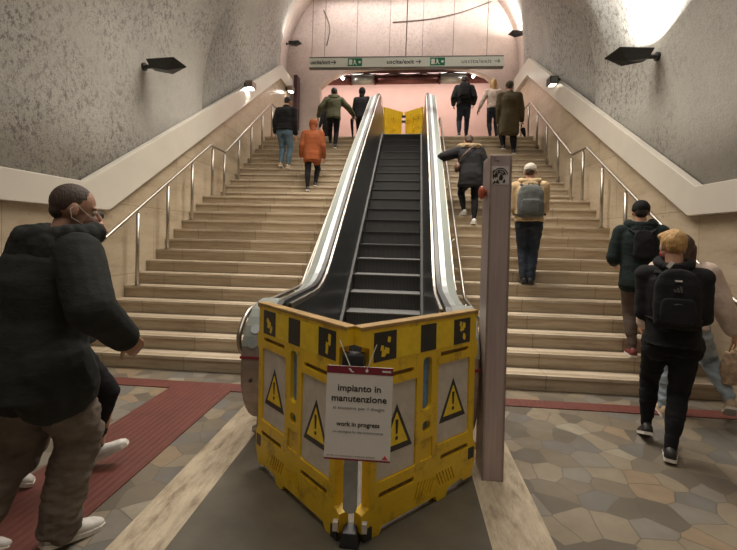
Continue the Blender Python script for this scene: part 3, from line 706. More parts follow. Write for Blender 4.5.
def barrier_panel(parent, hinge, end, full=True, mirror=False):
    """panel from hinge to end, outer face towards the camera side"""
    h, e = V(hinge), V(end); d = (e - h)
    ang = math.atan2(d.y, d.x)
    me = PANEL.copy(); me.materials.clear()
    S = Matrix.Diagonal((-1, 1, 1, 1)) if mirror else Matrix()
    if mirror:
        me.transform(S); me.flip_normals()
    p = link('panel', me, 'yellow', parent)
    p.location = (h.x, h.y, 0); p.rotation_euler = (0, 0, ang + (PI if mirror else 0))
    p.scale = (d.length / WP, 1, 1)
    q = -1 if mirror else 1; y = -PT
    def XX(a, b): return (min(q * a, q * b), max(q * a, q * b))
    if not full:
        return p
    for a, b in ((0.06, 0.23), (0.43, 0.57), (0.74, 0.91)):
        x0, x1 = XX(a, b); obj('black_stripe', box(B(), (x0, y - 0.0015, 0.895), (x1, y, 1.045)), 'black', p)
        if a != 0.43:
            bm = B(); xm = (x0 + x1) / 2
            for kk in range(7):
                px, pz = xm + random.uniform(-0.03, 0.03), 0.97 + random.uniform(-0.05, 0.05)
                prism(bm, [(px - 0.012, pz - 0.01), (px + 0.01, pz - 0.016), (px + 0.014, pz + 0.012), (px - 0.006, pz + 0.018)], -0.0008, 'XZ', y - 0.0016 - 0.0001 * kk)
            obj('worn_spot', bm, 'yellow_lt', p)
    for a, b in ((0.23, 0.43), (0.57, 0.74)):
        x0, x1 = XX(a, b); obj('yellow_stripe', box(B(), (x0, y - 0.0012, 0.895), (x1, y, 1.045)), 'yellow_lt', p)
    for a, b, z0, z1 in ((0.105, 0.405, 0.275, 0.755), (0.605, 0.915, 0.335, 0.795)):
        x0, x1 = XX(a, b); wp = obj('white_plate', box(B(), (x0, y + 0.010, z0), (x1, y + 0.014, z1)), 'plate_white', p)
        tri_sign(wp, (x0 + x1) / 2, (z0 + z1) / 2 - 0.0, 0.235, y + 0.0098)
    x0, x1 = XX(0.455, 0.545); obj('slot_film', box(B(), (x0, -0.004, 0.555), (x1, 0.0, 0.865)), 'blue_film', p)
    obj('slot_film', box(B(), (x0, -0.004, 0.435), (x1, 0.0, 0.505)), 'blue_film', p)
    x0, x1 = XX(-0.035, 1.0); obj('top_lip', box(B(), (x0, y - 0.004, HP - 0.016), (x1, PT + 0.004, HP + 0.004)), 'worn_edge', p, bevel=0.004)
    for a, b, z0, z1 in ((0.125, 0.375, 0.802, 0.822), (0.625, 0.895, 0.847, 0.867), (0.125, 0.395, 0.188, 0.212), (0.645, 0.915, 0.238, 0.262)):
        x0, x1 = XX(a, b); obj('brown_groove', box(B(), (x0, y + 0.0125, z0), (x1, y + 0.015, z1)), 'groove', p)  # dark brown lining in the barrier grooves
    for a, z in ((0.955, 0.19), (0.045, 0.03)):
        x0, x1 = XX(a - 0.03, a + 0.03); obj('foot_pad', box(B(), (x0, y - 0.004, max(0.0, z - 0.035)), (x1, y + 0.004, z + 0.035)), 'black_plastic', p, bevel=0.003)
    return p
HX, HY = -0.243, 2.14
BR = empty('folding_barrier', (HX, HY, 0.006), 0, 'large scuffed yellow folding barrier with warning triangles closing off the escalator foot', 'barrier', 'yellow folding barriers')
barrier_panel(BR, (0.035, 0.0, 0), (0.685, 0.665, 0))
barrier_panel(BR, (-0.035, 0.0, 0), (-0.69, 0.64, 0), mirror=True)
bm = B(); prism(bm, rrect(-0.035, 0.035, 0.17, 0.72, 0.03), 0.02, 'XZ', -0.055); obj('hinge_spine', bm, 'grey_hinge', BR, bevel=0.004)
for z in (0.915, 0.80): obj('hinge', box(B(), (-0.055, -0.05, z - 0.035), (0.055, 0.02, z + 0.035)), 'black_plastic', BR, bevel=0.008)
bm = B(); prism(bm, [(-0.05, 0.0), (0.05, 0.0), (0.035, 0.075), (-0.035, 0.075)], 0.09, 'XZ', -0.06); obj('hinge_foot', bm, 'black_plastic', BR, bevel=0.006)
for s in (-1, 1): obj('foot_pad', box(B(), (s * 0.06, -0.045, 0.07), (s * 0.085, -0.015, 0.115)), 'plate_white', BR)
B2 = empty('folding_barrier', (-0.155, 12.95, ZT + 0.001), 0, 'yellow folding barrier standing at the top of the escalator', 'barrier', 'yellow folding barriers')
barrier_panel(B2, (-0.06, 0, 0), (-0.56, -0.52, 0), full=False)
barrier_panel(B2, (0.06, 0, 0), (0.54, -0.50, 0), full=False)
for z in (0.95, 0.8): obj('hinge', box(B(), (-0.06, -0.05, z - 0.03), (0.06, 0.02, z + 0.03)), 'black_plastic', B2)

# notice hanging on the barrier
NB = empty('notice_board', (-0.205, 2.035, 0.693), 0, 'white notice with maroon header hung on the front corner of the yellow barrier', 'sign')
NB.rotation_euler = (math.radians(-1.5), math.radians(0.8), math.radians(2))
obj('card', box(B(), (-0.157, -0.003, -0.222), (0.157, 0.003, 0.222)), 'paper', NB)
obj('header_bar', box(B(), (-0.157, -0.0042, 0.187), (0.157, -0.003, 0.222)), 'maroon', NB)
obj('footer_bar', box(B(), (-0.157, -0.0042, -0.222), (0.157, -0.003, -0.214)), 'maroon', NB)
tx = lambda s, z, h, m, w_, b: text('lettering', s, h, m, NB, (0, -0.0036, z), FR, w_, b, 0.0006)
tx('impianto in', 0.118, 0.043, 'ink', 0.205, 0.0009); tx('manutenzione', 0.069, 0.043, 'ink', 0.262, 0.0009)
tx('ci scusiamo per il disagio', 0.024, 0.020, 'ink_grey', 0.245, 0.0)
tx('work in progress', -0.052, 0.030, 'ink', 0.205, 0.0007); tx('we apologise for the inconvenience', -0.088, 0.017, 'ink_grey', 0.24, 0.0)
text('lettering', 'servizio di assistenza per il trasporto pubblico', 0.009, 'ink_grey', NB, (-0.03, -0.0036, -0.202), FR, 0.23, 0.0, 0.0006)
bm = prism(B(), [(0.118, -0.209), (0.146, -0.209), (0.138, -0.198), (0.132, -0.190), (0.126, -0.198)], -0.0012, 'XZ', -0.003); obj('corner_emblem', bm, 'mask_red', NB)
bm = B(); prism(bm, rrect(0.105, 0.147, 0.201, 0.209, 0.003), -0.001, 'XZ', -0.0042); obj('header_emblem', bm, 'paper', NB)
bm = B(); prism(bm, [(-0.055, 0.212), (-0.047, 0.214), (-0.035, 0.200), (-0.028, 0.198), (-0.03, 0.193), (-0.042, 0.196)], -0.001, 'XZ', -0.0042)
obj('header_emblem', bm, 'paper', NB)
bm = B(); tube(bm, [(0.03, -0.003, 0.205), (0.075, 0.0, 0.33)], 0.0022, 6); tube(bm, [(-0.04, -0.003, 0.205), (-0.105, 0.02, 0.34)], 0.0022, 6)
obj('hanging_cord', bm, 'cord', NB)
obj('cord_clip', cyl(B(), (0.033, -0.008, 0.205), (0.033, -0.003, 0.205), 0.007, seg=10), 'paper', NB)

tag(obj('slot_shade_panel', box(B(), (-3.72, 13.75, 5.0), (-3.60, 14.12, 6.7)), 'dark_void', None, bevel=0.01), 'narrow dark upright panel painting the shaded wall slot beyond the end of the left cream band', 'panel')  # dark panel added to paint the shade of a wall gap
# ------------------------------------------------------------------ steel pillar
PL = empty('steel_pillar', (0.515, 2.79, 0.007), math.radians(1), 'tall slim brushed steel pillar with a sticker near its top right of the barrier', 'pillar')
obj('column_body', box(B(), (0, 0, 0), (0.127, 0.24, 2.055)), 'pillar', PL, bevel=0.003)
bm = B(); box(bm, (-0.003, -0.003, 0.0), (0.008, 0.008, 2.05)); box(bm, (0.119, -0.003, 0.0), (0.130, 0.008, 2.05)); obj('corner_strip', bm, 'steel_dk', PL)
sk = obj('sticker', box(B(), (0.008, -0.002, 1.87), (0.112, 0.0, 1.985)), 'sticker', PL)
bm = B(); rnd = random.Random(7); kk = 0
for i in range(16):
    x = 0.014 + rnd.random() * 0.085; z = 1.875 + rnd.random() * 0.09; s_ = 0.005 + rnd.random() * 0.009; kk += 1
    prism(bm, [(x - s_, z - s_), (x + s_ * 0.4, z - s_ * 1.2), (x + s_ * 0.9, z + s_ * 0.3), (x, z + s_ * 1.3)], -0.0006, 'XZ', -0.0021 - 0.00005 * kk)
for j in range(3):
    rr = 0.045 - 0.013 * j; arc = [V((0.06 + rr * math.cos(a), -0.0026, 1.925 + rr * 1.05 * math.sin(a))) for a in [PI * 0.05 + PI * 1.1 * t / 12 for t in range(13)]]
    tube(bm, arc, 0.0032, 5)
obj('ink_drawing', bm, 'ink', sk)
bm = B(); pts = [(0.014, 2.035), (0.036, 2.037), (0.026, 2.036), (0.023, 2.014), (0.031, 2.020), (0.038, 2.021), (0.033, 2.013), (0.043, 2.018), (0.049, 2.022), (0.045, 2.013), (0.056, 2.016)]
tube(bm, [(x, -0.001, z) for x, z in pts], 0.0012, 5); obj('scribble', bm, 'ink', PL)
bm = B(); cyl(bm, (0.0, 0.12, 1.83), (-0.02, 0.12, 1.83), 0.022, seg=16); ell(bm, (-0.028, 0.12, 1.83), (0.022, 0.045, 0.045)); obj('red_knob', bm, 'knob_red', PL, True)

# ------------------------------------------------------------------ people
def orient(d, up=V((0, 0, 1))):
    d = d.normalized(); x = d.cross(up).normalized(); u = x.cross(d).normalized(); return x, u
def ik(a, c, l1, l2, pole):
    """middle joint between a and c"""
    d = c - a; L = d.length
    if L > (l1 + l2) * 0.995: c = a + d.normalized() * (l1 + l2) * 0.995; d = c - a; L = d.length
    k = (l1 * l1 - l2 * l2 + L * L) / (2 * L); h = math.sqrt(max(0, l1 * l1 - k * k)); n = d.normalized()
    p = (pole - n * pole.dot(n)).normalized()
    return a + n * k + p * h, c
def oval(c, x, y, rx, ry, n=22, p=2.4):
    out = []
    for k in range(n):
        a = 2 * PI * k / n; ca, sa = math.cos(a), math.sin(a)
        out.append(c + x * rx * math.copysign(abs(ca) ** (2 / p), ca) + y * ry * math.copysign(abs(sa) ** (2 / p), sa))
    return out
def hand(bm, wrist, d, palm_n, s, H, curl=0.35):
    """palm plus five fingers; d = direction, palm_n = palm normal, s = +1 right hand"""
    d = d.normalized(); n = (palm_n - d * palm_n.dot(d)).normalized(); side = d.cross(n).normalized() * s
    k = H * 0.108 / 0.19
    for j in range(-2, 3):
        a = wrist + side * (j * 0.0155 * k / 1.0); b = wrist + d * 0.088 * k + side * (j * 0.018 * k)
        capsule(bm, a + d * 0.005, b, 0.0135 * k, 0.0125 * k, 10)
    for j, L in ((-1.6, 0.072), (-0.55, 0.082), (0.5, 0.076), (1.5, 0.060)):
        p = wrist + d * 0.090 * k + side * (j * 0.0195 * k); r = 0.0092 * k; dd = d.copy()
        for seg, f in enumerate((0.45, 0.32, 0.25)):
            dd = (dd * math.cos(curl) + n * math.sin(curl)).normalized(); q = p + dd * L * f * k; capsule(bm, p, q, r, r * 0.92, 10); p = q; r *= 0.92
    p = wrist + d * 0.02 * k - side * 0.028 * k; dd = (d * 0.75 - side * 0.6 + n * 0.25).normalized(); r = 0.0115 * k
    for f in (0.040, 0.032, 0.026):
        q = p + dd * f * k; capsule(bm, p, q, r, r * 0.9, 10); p = q; r *= 0.9; dd = (dd + d * 0.35 + n * 0.15).normalized()

def person(label, loc, heading, H, feet, hip=None, lean=0.1, bow=0.06, twist=0.0, hands=None, head=(0, 0, 0), jacket='jkt_black', hem=0.46, jw=1.0, trousers='trs_black',
           leg_r=1.0, shoe='black_shoe', hair='hair_dark', hairstyle='short', hood=None, hat=None, skinm='skin', mask=None, vox=0.016, collar=True, hk=1.0, pole=0.16, flare=0.0, seed=1, quilt=False, sole='sole', sleeve=1.0, cat='person'):
    root = empty('person', loc, heading, label, cat)
    RZ = Matrix.Rotation(-heading, 3, 'Z'); L0 = V(loc)
    f = [(RZ @ (V(q[:3]) - L0), q[3] if len(q) > 3 else 0.0) for q in feet]   # right, left
    hipz = hip if hip else 0.50 * H
    hc = V((0, 0, hipz))
    up = V((0, math.sin(lean), math.cos(lean))); fw0 = V((0, math.cos(lean), -math.sin(lean)))
    TW = Matrix.Rotation(twist, 3, 'Z'); rt = TW @ V((1, 0, 0)); fw = TW @ fw0
    up2 = (up + V((0, math.sin(bow * 2), 0))).normalized()
    waist = hc + up * 0.10 * H; chest = hc + up * 0.215 * H; shz = hc + up * 0.215 * H + up2 * 0.085 * H; neck = shz + up2 * 0.035 * H
    # head
    HM = TW @ Euler((head[1], head[2], head[0]), 'XYZ').to_matrix()   # yaw about z (left positive), pitch (+ = up)
    hp = neck + up2 * 0.022 * H; hh = hp + HM @ V((0, 0.012 * H, 0.066 * H))
    Hk = H / 1.7
    sh = {}; el = {}; wr = {}; HD = {}
    for s in (1, -1):
        sh[s] = shz + rt * s * 0.104 * H - up2 * 0.012 * H
        t_ = hands[0 if s > 0 else 1] if hands else (0.05, 0.03, -0.33)
        tgt = sh[s] + (rt * s * t_[0] + fw0 * 0 + V((0, 1, 0)) * t_[1] + V((0, 0, 1)) * t_[2]) * H
        el[s], wr[s] = ik(sh[s], tgt, 0.17 * H, 0.155 * H, V((s * pole, -1, -0.1)))
    kn = {}; an = {}; hj = {}
    for s, (p, pit) in zip((1, -1), f):
        hj[s] = hc + V((s * 0.052 * H, 0, 0)); a = p + V((0, 0, 0.05 * H + 0.075 * H * max(0, math.sin(-pit))))
        kn[s], an[s] = ik(hj[s], a, 0.235 * H, 0.225 * H, V((s * 0.08, 1, 0)))
    # ---- body (one skin)
    b = B()
    rings(b, [oval(hc - up * 0.04 * H, rt, fw0, 0.075 * H, 0.05 * H), oval(waist, rt, fw, 0.068 * H, 0.05 * H), oval(chest, rt, fw, 0.082 * H, 0.058 * H), oval(shz, rt, fw, 0.07 * H, 0.04 * H)])
    capsule(b, shz, hp + up2 * 0.02 * H, 0.036 * H, 0.033 * H)
    for s in (1, -1):
        capsule(b, shz + rt * s * 0.03 * H, sh[s], 0.035 * H, 0.03 * H); capsule(b, sh[s], el[s], 0.029 * H, 0.022 * H); capsule(b, el[s], wr[s], 0.021 * H, 0.0145 * H)
        capsule(b, hc, hj[s], 0.055 * H, 0.055 * H); capsule(b, hj[s], kn[s], 0.046 * H, 0.031 * H); capsule(b, kn[s], an[s], 0.03 * H, 0.019 * H); capsule(b, an[s], an[s] + V((0, 0.03 * H, -0.02 * H)), 0.014 * H, 0.012 * H)
        hand(b, wr[s], wr[s] - el[s], V((-s, 0.3, 0)), s, H)
    # head shapes
    def hv(x, y, z): return hh + HM @ (V((x, y, z)) * Hk)
    ell(b, hv(0, -0.012, 0.022), tuple(Hk * q for q in (0.076, 0.094, 0.092)), HM)
    ell(b, hv(0, 0.028, -0.035), tuple(Hk * q for q in (0.058, 0.062, 0.072)), HM)
    ell(b, hv(0, 0.068, -0.078), tuple(Hk * q for q in (0.026, 0.022, 0.022)), HM)
    capsule(b, hv(0, 0.084, 0.012), hv(0, 0.106, -0.022), 0.010 * Hk, 0.014 * Hk, 10)
    ell(b, hv(0, 0.088, -0.052), tuple(Hk * q for q in (0.024, 0.010, 0.010)), HM)
    ell(b, hv(0, 0.078, 0.022), tuple(Hk * q for q in (0.05, 0.014, 0.010)), HM)
    for s in (1, -1): ell(b, hv(s * 0.077, -0.008, -0.008), tuple(Hk * q for q in (0.010, 0.020, 0.033)), HM @ Euler((0.2, 0, s * -0.3)).to_matrix())
    link('body', ballblob(b, vox * 0.62, 2), skinm, root)
    if vox < 0.012:
        for s in (1, -1): obj('eye', ell(B(), hv(s * 0.030, 0.079, 0.004), 0.012 * Hk, seg=12, ring=8), 'white_knit', root, True)
    # ---- trousers
    b = B(); lr = leg_r
    rings(b, [oval(hc - up * 0.045 * H, V((1, 0, 0)), V((0, 1, 0)), 0.090 * H * (0.6 + 0.4 * lr), 0.070 * H), oval(hc + up * 0.02 * H, rt, fw0, 0.092 * H, 0.068 * H), oval(waist, rt, fw, 0.082 * H, 0.06 * H)])
    for s in (1, -1):
        capsule(b, hc + V((s * 0.035 * H, -0.01 * H, -0.01)), hj[s] + V((0, -0.008 * H, -0.03 * H)), 0.062 * H, 0.060 * H * lr)
        m = hj[s].lerp(kn[s], 0.5); capsule(b, hj[s], m, 0.060 * H * lr, 0.052 * H * lr); capsule(b, m, kn[s], 0.052 * H * lr, 0.042 * H * lr)
        m = kn[s].lerp(an[s], 0.4) + V((0, -0.012 * H, 0)); capsule(b, kn[s], m, 0.042 * H * lr, 0.039 * H * lr)
        capsule(b, m, an[s] + V((0, -0.004 * H, 0.002 * H)), 0.039 * H * lr, (0.024 + flare) * H * lr)
    link('trousers', ballblob(b, vox, 3, 0.010 * (1.6 if lr > 1.1 else 0.7), 8, (1, 1, 2.4), seed), trousers, root)
    # ---- shoes
    for s, (p, pit) in zip((1, -1), f):
        b = B(); R_ = Euler((pit, 0, -s * 0.10)).to_matrix(); k = H * 0.155
        base = an[s] - V((0, 0, 0.05 * H)) if True else p
        if pit < 0: base = an[s] + R_ @ V((0, 0, -0.05 * H))
        def fp(x, y, z): return base + R_ @ V((x * k, y * k, z * k))
        prof = [(-0.27, 0.10, 0.13, 0.15), (-0.2, 0.145, 0.17, 0.33), (0.0, 0.15, 0.18, 0.36), (0.18, 0.15, 0.14, 0.27), (0.40, 0.175, 0.11, 0.2), (0.60, 0.16, 0.09, 0.16), (0.72, 0.09, 0.07, 0.11)]
        rs = []
        for y, wx, zc, zt in prof:
            ring = []
            for q in range(14):
                a = 2 * PI * q / 14; ca, sa = math.cos(a), math.sin(a); z = 0.10 + (zt - 0.06) * max(0, sa) ** 0.8 if sa > 0 else 0.06
                ring.append(fp(wx * ca, y, z))
            rs.append(ring)
        rings(b, rs); sm = obj('shoe', b, shoe, root, True)
        b = B(); rs = []
        for y, wx, zc, zt in prof: rs.append([fp(-wx * 1.06, y * 1.03, 0.0), fp(wx * 1.06, y * 1.03, 0.0), fp(wx * 1.06, y * 1.03, 0.085), fp(-wx * 1.06, y * 1.03, 0.085)])
        rings(b, rs); obj('sole', b, sole, sm)
        b = B()
        for y_ in (0.16, 0.23, 0.30): tube(b, [fp(-0.07, y_, 0.30 - (y_ - 0.16) * 0.55), fp(0, y_, 0.325 - (y_ - 0.16) * 0.55), fp(0.07, y_, 0.30 - (y_ - 0.16) * 0.55)], 0.004, 6)
        obj('laces', b, 'sole' if shoe != 'white_shoe' else 'plate_white', sm)
    # ---- jacket
    b = B(); j = 0.013 * jw; hemz = hem * H   # height of hem above ground at upright
    hd = hipz - hemz
    rs = []
    if hd > 0.0:
        rs.append(oval(hc + V((0, -0.005 * H, -hd)), V((1, 0, 0)), V((0, 1, 0)), (0.094 + j * 1.15) * H, (0.083 + j * 1.1) * H))
    rs += [oval(hc + up * 0.0, rt, fw0, (0.095 + j) * H, (0.080 + j) * H), oval(waist, rt, fw, (0.086 + j) * H, (0.066 + j) * H), oval(chest, rt, fw, (0.096 + j) * H, (0.072 + j) * H),
           oval(chest.lerp(shz, 0.65), rt, fw, (0.098 + j) * H, (0.066 + j) * H), oval(shz + up2 * 0.005 * H, rt, fw, (0.068 + j) * H, (0.044 + j) * H), oval(neck, rt, fw, (0.036 + j * 0.6) * H, (0.036 + j * 0.6) * H)]
    rings(b, rs)
    for s in (1, -1):
        if hd > 0:
            t_ = min(0.8, 0.8 * hd / max(0.05, hj[s].z - kn[s].z)); m = hj[s].lerp(kn[s], t_)
            capsule(b, hj[s], m, (0.060 * lr + (0.007 if lr < 1.2 else 0.018)) * H, (0.058 * lr + (0.010 if lr < 1.2 else 0.020)) * H)
        capsule(b, shz + rt * s * 0.045 * H - up2 * 0.008 * H, sh[s], (0.034 + j * 0.8) * H, (0.034 + j * 0.9) * H); 
        sl = sleeve
        capsule(b, sh[s], el[s], (0.035 + j * 0.9) * H * sl, (0.030 + j * 0.8) * H * sl)
        capsule(b, el[s], el[s].lerp(wr[s], 0.9), (0.030 + j * 0.8) * H * sl, (0.021 + j * 0.6) * H * sl)
    link('jacket', ballblob(b, vox, 3, 0.007 if not quilt else 0.009, 5.0, (1, 1, 1.8) if not quilt else (0.3, 0.3, 4.5), seed), jacket, root)
    if collar and not hood:
        b = B(); rs = []
        for t, r in ((0.0, 0.050), (0.5, 0.050), (1.0, 0.046)): rs.append(oval(neck - up2 * 0.02 * H + up2 * 0.045 * H * t, rt, fw, r * H, r * H * 0.95))
        rings(b, rs); link('collar', ballblob(b, vox * 0.8, 2), jacket, root)
    if hood == 'up':
        b = B(); ell(b, hv(0, -0.022, 0.02), tuple(Hk * q for q in (0.105, 0.122, 0.125)), HM); capsule(b, hv(0, -0.03, -0.03), neck - fw * 0.02 * H, 0.085 * Hk, 0.075 * Hk)
        link('hood', ballblob(b, vox * 0.8, 2, 0.008, 9, (1, 1, 1), seed + 2), jacket, root)
    elif hood in ('down', 'fur'):
        b = B(); c0 = neck - fw * 0.035 * H - up2 * 0.012 * H
        for k in range(15):
            a = PI * (k / 14) * 1.30 - PI * 0.15
            p = neck + rt * math.cos(a) * 0.070 * hk * H - fw * math.sin(a) * 0.062 * hk * H + up2 * (0.012 - 0.02 * math.sin(a)) * H
            ell(b, p, (0.026 * hk * H,) * 3, seg=12, ring=8)
        ell(b, c0 - fw * 0.022 * H - up2 * 0.035 * H, (0.070 * hk ** 2 * H, 0.032 * hk * H, 0.050 * hk ** 2 * H), TW)
        link('hood', ballblob(b, vox * 0.8, 2, 0.007, 12, (1, 1, 1), seed + 2), jacket, root)
        if hood == 'fur':
            b = B()
            for k in range(21):
                a = PI * (k / 20) * 1.35 - PI * 0.175
                p = neck + rt * math.cos(a) * 0.098 * H - fw * math.sin(a) * 0.092 * H + up2 * (0.022 - 0.045 * math.sin(a)) * H
                ell(b, p, (0.030 * H,) * 3, seg=12, ring=8)
            link('fur_trim', ballblob(b, vox * 0.7, 1, 0.014, 30, (1, 1, 1), seed + 5), 'fur', root)
    # ---- hair / hat
    if hat:
        b = B(); ell(b, hv(0, -0.016, 0.042), tuple(Hk * q for q in (0.088, 0.105, 0.090)), HM); ell(b, hv(0, -0.012, 0.022), tuple(Hk * q for q in (0.090, 0.108, 0.040)), HM)
        link('beanie', ballblob(b, vox * 0.7, 2, 0.003, 20), hat, root)
    if hairstyle == 'short' or hat:
        b = B(); ell(b, hv(0, -0.024, 0.034), tuple(Hk * q for q in (0.080, 0.094, 0.090)), HM); ell(b, hv(0, -0.058, -0.012), tuple(Hk * q for q in (0.062, 0.052, 0.060)), HM)
        if not (hat and hairstyle == 'short'): link('hair', ballblob(b, vox * 0.6, 1, 0.003, 25), hair, root)
        else: link('hair', ballblob(b, vox * 0.6, 3, 0.0), hair, root)
    elif hairstyle == 'cropped':
        b = B(); ell(b, hv(0, -0.020, 0.030), tuple(Hk * q for q in (0.0785, 0.0925, 0.0895)), HM); ell(b, hv(0, -0.052, -0.020), tuple(Hk * q for q in (0.055, 0.050, 0.045)), HM)
        link('hair', ballblob(b, vox * 0.6, 2), hair, root)
    elif hairstyle == 'swept':
        b = B(); ell(b, hv(0, -0.024, 0.040), tuple(Hk * q for q in (0.087, 0.100, 0.094)), HM); ell(b, hv(0.0, -0.055, 0.0), tuple(Hk * q for q in (0.072, 0.060, 0.062)), HM)
        ell(b, hv(0.0, -0.095, 0.020), tuple(Hk * q for q in (0.042, 0.030, 0.034)), HM); ell(b, hv(-0.03, 0.02, 0.075), tuple(Hk * q for q in (0.055, 0.06, 0.035)), HM)
        link('hair', ballblob(b, vox * 0.6, 1, 0.008, 22, (1, 1, 0.6), 3), hair, root)
    elif hairstyle == 'long':
        b = B(); ell(b, hv(0, -0.022, 0.030), tuple(Hk * q for q in (0.086, 0.100, 0.096)), HM); capsule(b, hv(0, -0.055, 0.0), hv(0, -0.080, -0.16), 0.075 * Hk, 0.05 * Hk)
        for s in (1, -1): capsule(b, hv(s * 0.06, -0.01, 0.0), hv(s * 0.075, -0.02, -0.15), 0.04 * Hk, 0.028 * Hk)
        link('hair', ballblob(b, vox * 0.6, 1, 0.006, 18, (1, 1, 0.4), 3), hair, root)
    if mask:
        b = B(); ell(b, hv(0, 0.060, -0.048), tuple(Hk * q for q in (0.058, 0.052, 0.050)), HM); mo = link('face_mask', ballblob(b, vox * 0.5, 1), mask, root)
        for s in (1, -1): obj('ear_loop', tube(B(), [hv(s * 0.050, 0.068, -0.025), hv(s * 0.079, 0.0, 0.018), hv(s * 0.088, -0.022, -0.005), hv(s * 0.082, -0.008, -0.045), hv(s * 0.05, 0.06, -0.07)], 0.0019, 6), 'mask_white', mo)
    MB_ = Matrix.Translation(L0) @ Matrix.Rotation(heading, 4, 'Z')
    back = Matrix((rt, fw, up)).transposed().to_4x4(); back.translation = chest
    return dict(root=root, M=MB_, back=MB_ @ back, H=H, wr={s: MB_ @ wr[s] for s in wr}, jk=(0.072 + j) * H, sh={s: MB_ @ sh[s] for s in sh}, head=MB_ @ hh)

def backpack(P, lab, w_, h_, d_, mat, drop=0.0, logo=False, pocket=True):
    r = empty('backpack', (0, 0, 0), 0, lab, 'backpack'); r.matrix_world = P['back']; y = -P['jk']; H = P['H']
    b = B(); z0, z1 = -h_ * 0.58 - drop, h_ * 0.42 - drop
    rs = []
    for t, kx, ky in ((0, 0.80, 0.75), (0.06, 0.97, 0.98), (0.4, 1.0, 1.05), (0.72, 0.95, 0.9), (0.9, 0.78, 0.7), (1.0, 0.45, 0.4)):
        rs.append(oval(V((0, y - d_ * 0.42, z0 + (z1 - z0) * t)), V((1, 0, 0)), V((0, 1, 0)), w_ / 2 * kx, d_ / 2 * ky, 22, 3.2))
    rings(b, rs); link('pack_body', ballblob(b, 0.011, 3, 0.006, 9, (1, 1, 1), 4), mat, r)
    if pocket:
        b = B(); rs = []
        for t, k in ((0, 0.7), (0.1, 0.95), (0.5, 1.0), (0.9, 0.9), (1.0, 0.7)): rs.append(oval(V((0, y - d_ * 0.95, z0 + 0.03 + h_ * 0.45 * t)), V((1, 0, 0)), V((0, 1, 0)), w_ * 0.38 * k, d_ * 0.17 * k, 18, 3.2))
        rings(b, rs); pk = link('front_pocket', ballblob(b, 0.010, 2), mat, r)
        obj('zip', tube(B(), [(w_ * 0.33 * x, y - d_ * 1.115 + 0.028 * x * x, z0 + h_ * 0.43 - 0.02 * x * x) for x in (-1, -0.6, 0, 0.6, 1)], 0.004, 6), 'black_plastic', pk)
    for s in (-1, 1):
        a = V((s * 0.05 * H / 1.7, y + 0.0, z1 - 0.03)); t_ = V((s * 0.062 * H, y * 0.55, 0.085 * H)); u_ = V((s * 0.062 * H, 0.0, 0.103 * H)); v_ = V((s * 0.068 * H, -y * 0.8, 0.06 * H))
        m_ = V((s * 0.072 * H, -y * 1.05, -0.03 * H)); e_ = V((s * w_ * 0.5, y * 0.1, z0 + 0.06)); e2 = V((s * w_ * 0.42, y - 0.02, z0 + 0.05))
        path = [a, t_ + V((0, -0.01, 0.0)), u_ + V((0, 0, 0.008)), v_ + V((0, 0.015, 0)), m_ + V((0, 0.012, 0)), V((s * w_ * 0.52, -y * 0.5, -0.10 * H)), e_ + V((s * 0.03, 0, 0)), e2]
        rs = []
        for i, p in enumerate(path):
            d = (path[min(i + 1, len(path) - 1)] - path[max(i - 1, 0)]).normalized(); sd = V((1, 0, 0)); sd = (sd - d * sd.dot(d)).normalized(); nn = d.cross(sd)
            k = 0.024 if i < 5 else 0.012
            rs.append([p - sd * k - nn * 0.006, p + sd * k - nn * 0.006, p + sd * k + nn * 0.006, p - sd * k + nn * 0.006])
        rings(B() if False else (bb := B()), rs); obj('shoulder_strap', bb, mat if mat != 'bag_grey' else 'jeans_dk', r, bevel=0.003)
    obj('carry_loop', tube(B(), [(-0.03, y - 0.03, z1 - 0.02), (-0.025, y - 0.03, z1 + 0.03), (0.025, y - 0.03, z1 + 0.03), (0.03, y - 0.03, z1 - 0.02)], 0.006, 8), 'bag_black', r, True)
    if logo:
        yy = y - d_ * 0.935
        obj('white_tag', box(B(), (-0.055, y - 0.055, z1 + 0.005), (-0.030, y - 0.050, z1 + 0.055), Euler((0, 0.6, 0)).to_matrix()), 'paper', r)
        obj('white_label', box(B(), (-0.02, yy - 0.002, z1 - 0.085), (0.02, yy + 0.004, z1 - 0.073)), 'paper', r)
        b = B()
        for k, hgt in ((-1, 0.018), (0, 0.028), (1, 0.038)):
            x = k * 0.017; prism(b, [(x - 0.006, -0.0), (x + 0.006, -0.0), (x + 0.002, hgt), (x - 0.012, hgt + 0.006)], -0.002, 'XZ', 0)
        bo = obj('striped_emblem', b, 'emblem_dim', r); bo.location = (0, y - d_ * 1.0, z0 + h_ * 0.62)
    return r

def umbrella(top, bot, lab, spread=0.035):
    top, bot = V(top), V(bot)
    r = empty('folded_umbrella', bot, 0, lab, 'umbrella'); d = (top - bot); L = d.length; r.rotation_euler = d.to_track_quat('Z', 'Y').to_euler()
    b = B(); rs = []
    for t, k in ((0.05, 0.15), (0.15, 0.55), (0.45, 0.9), (0.70, 1.0), (0.76, 0.5)):
        rs.append([V((math.cos(2 * PI * q / 16) * spread * k * (1 + 0.18 * (q % 2)), math.sin(2 * PI * q / 16) * spread * k * (1 + 0.18 * (q % 2)), L * t)) for q in range(16)])
    rings(b, rs); obj('canopy', b, 'jkt_black', r, True)
    obj('shaft', cyl(B(), (0, 0, 0), (0, 0, L * 0.95), 0.006, seg=8), 'wire', r)
    obj('handle', tube(B(), [(0, 0, L * 0.86), (0, 0, L), (0.02, 0, L + 0.035), (0.055, 0, L + 0.035), (0.07, 0, L)], 0.010, 8), 'black_plastic', r, True)
    return r

D_ = math.radians
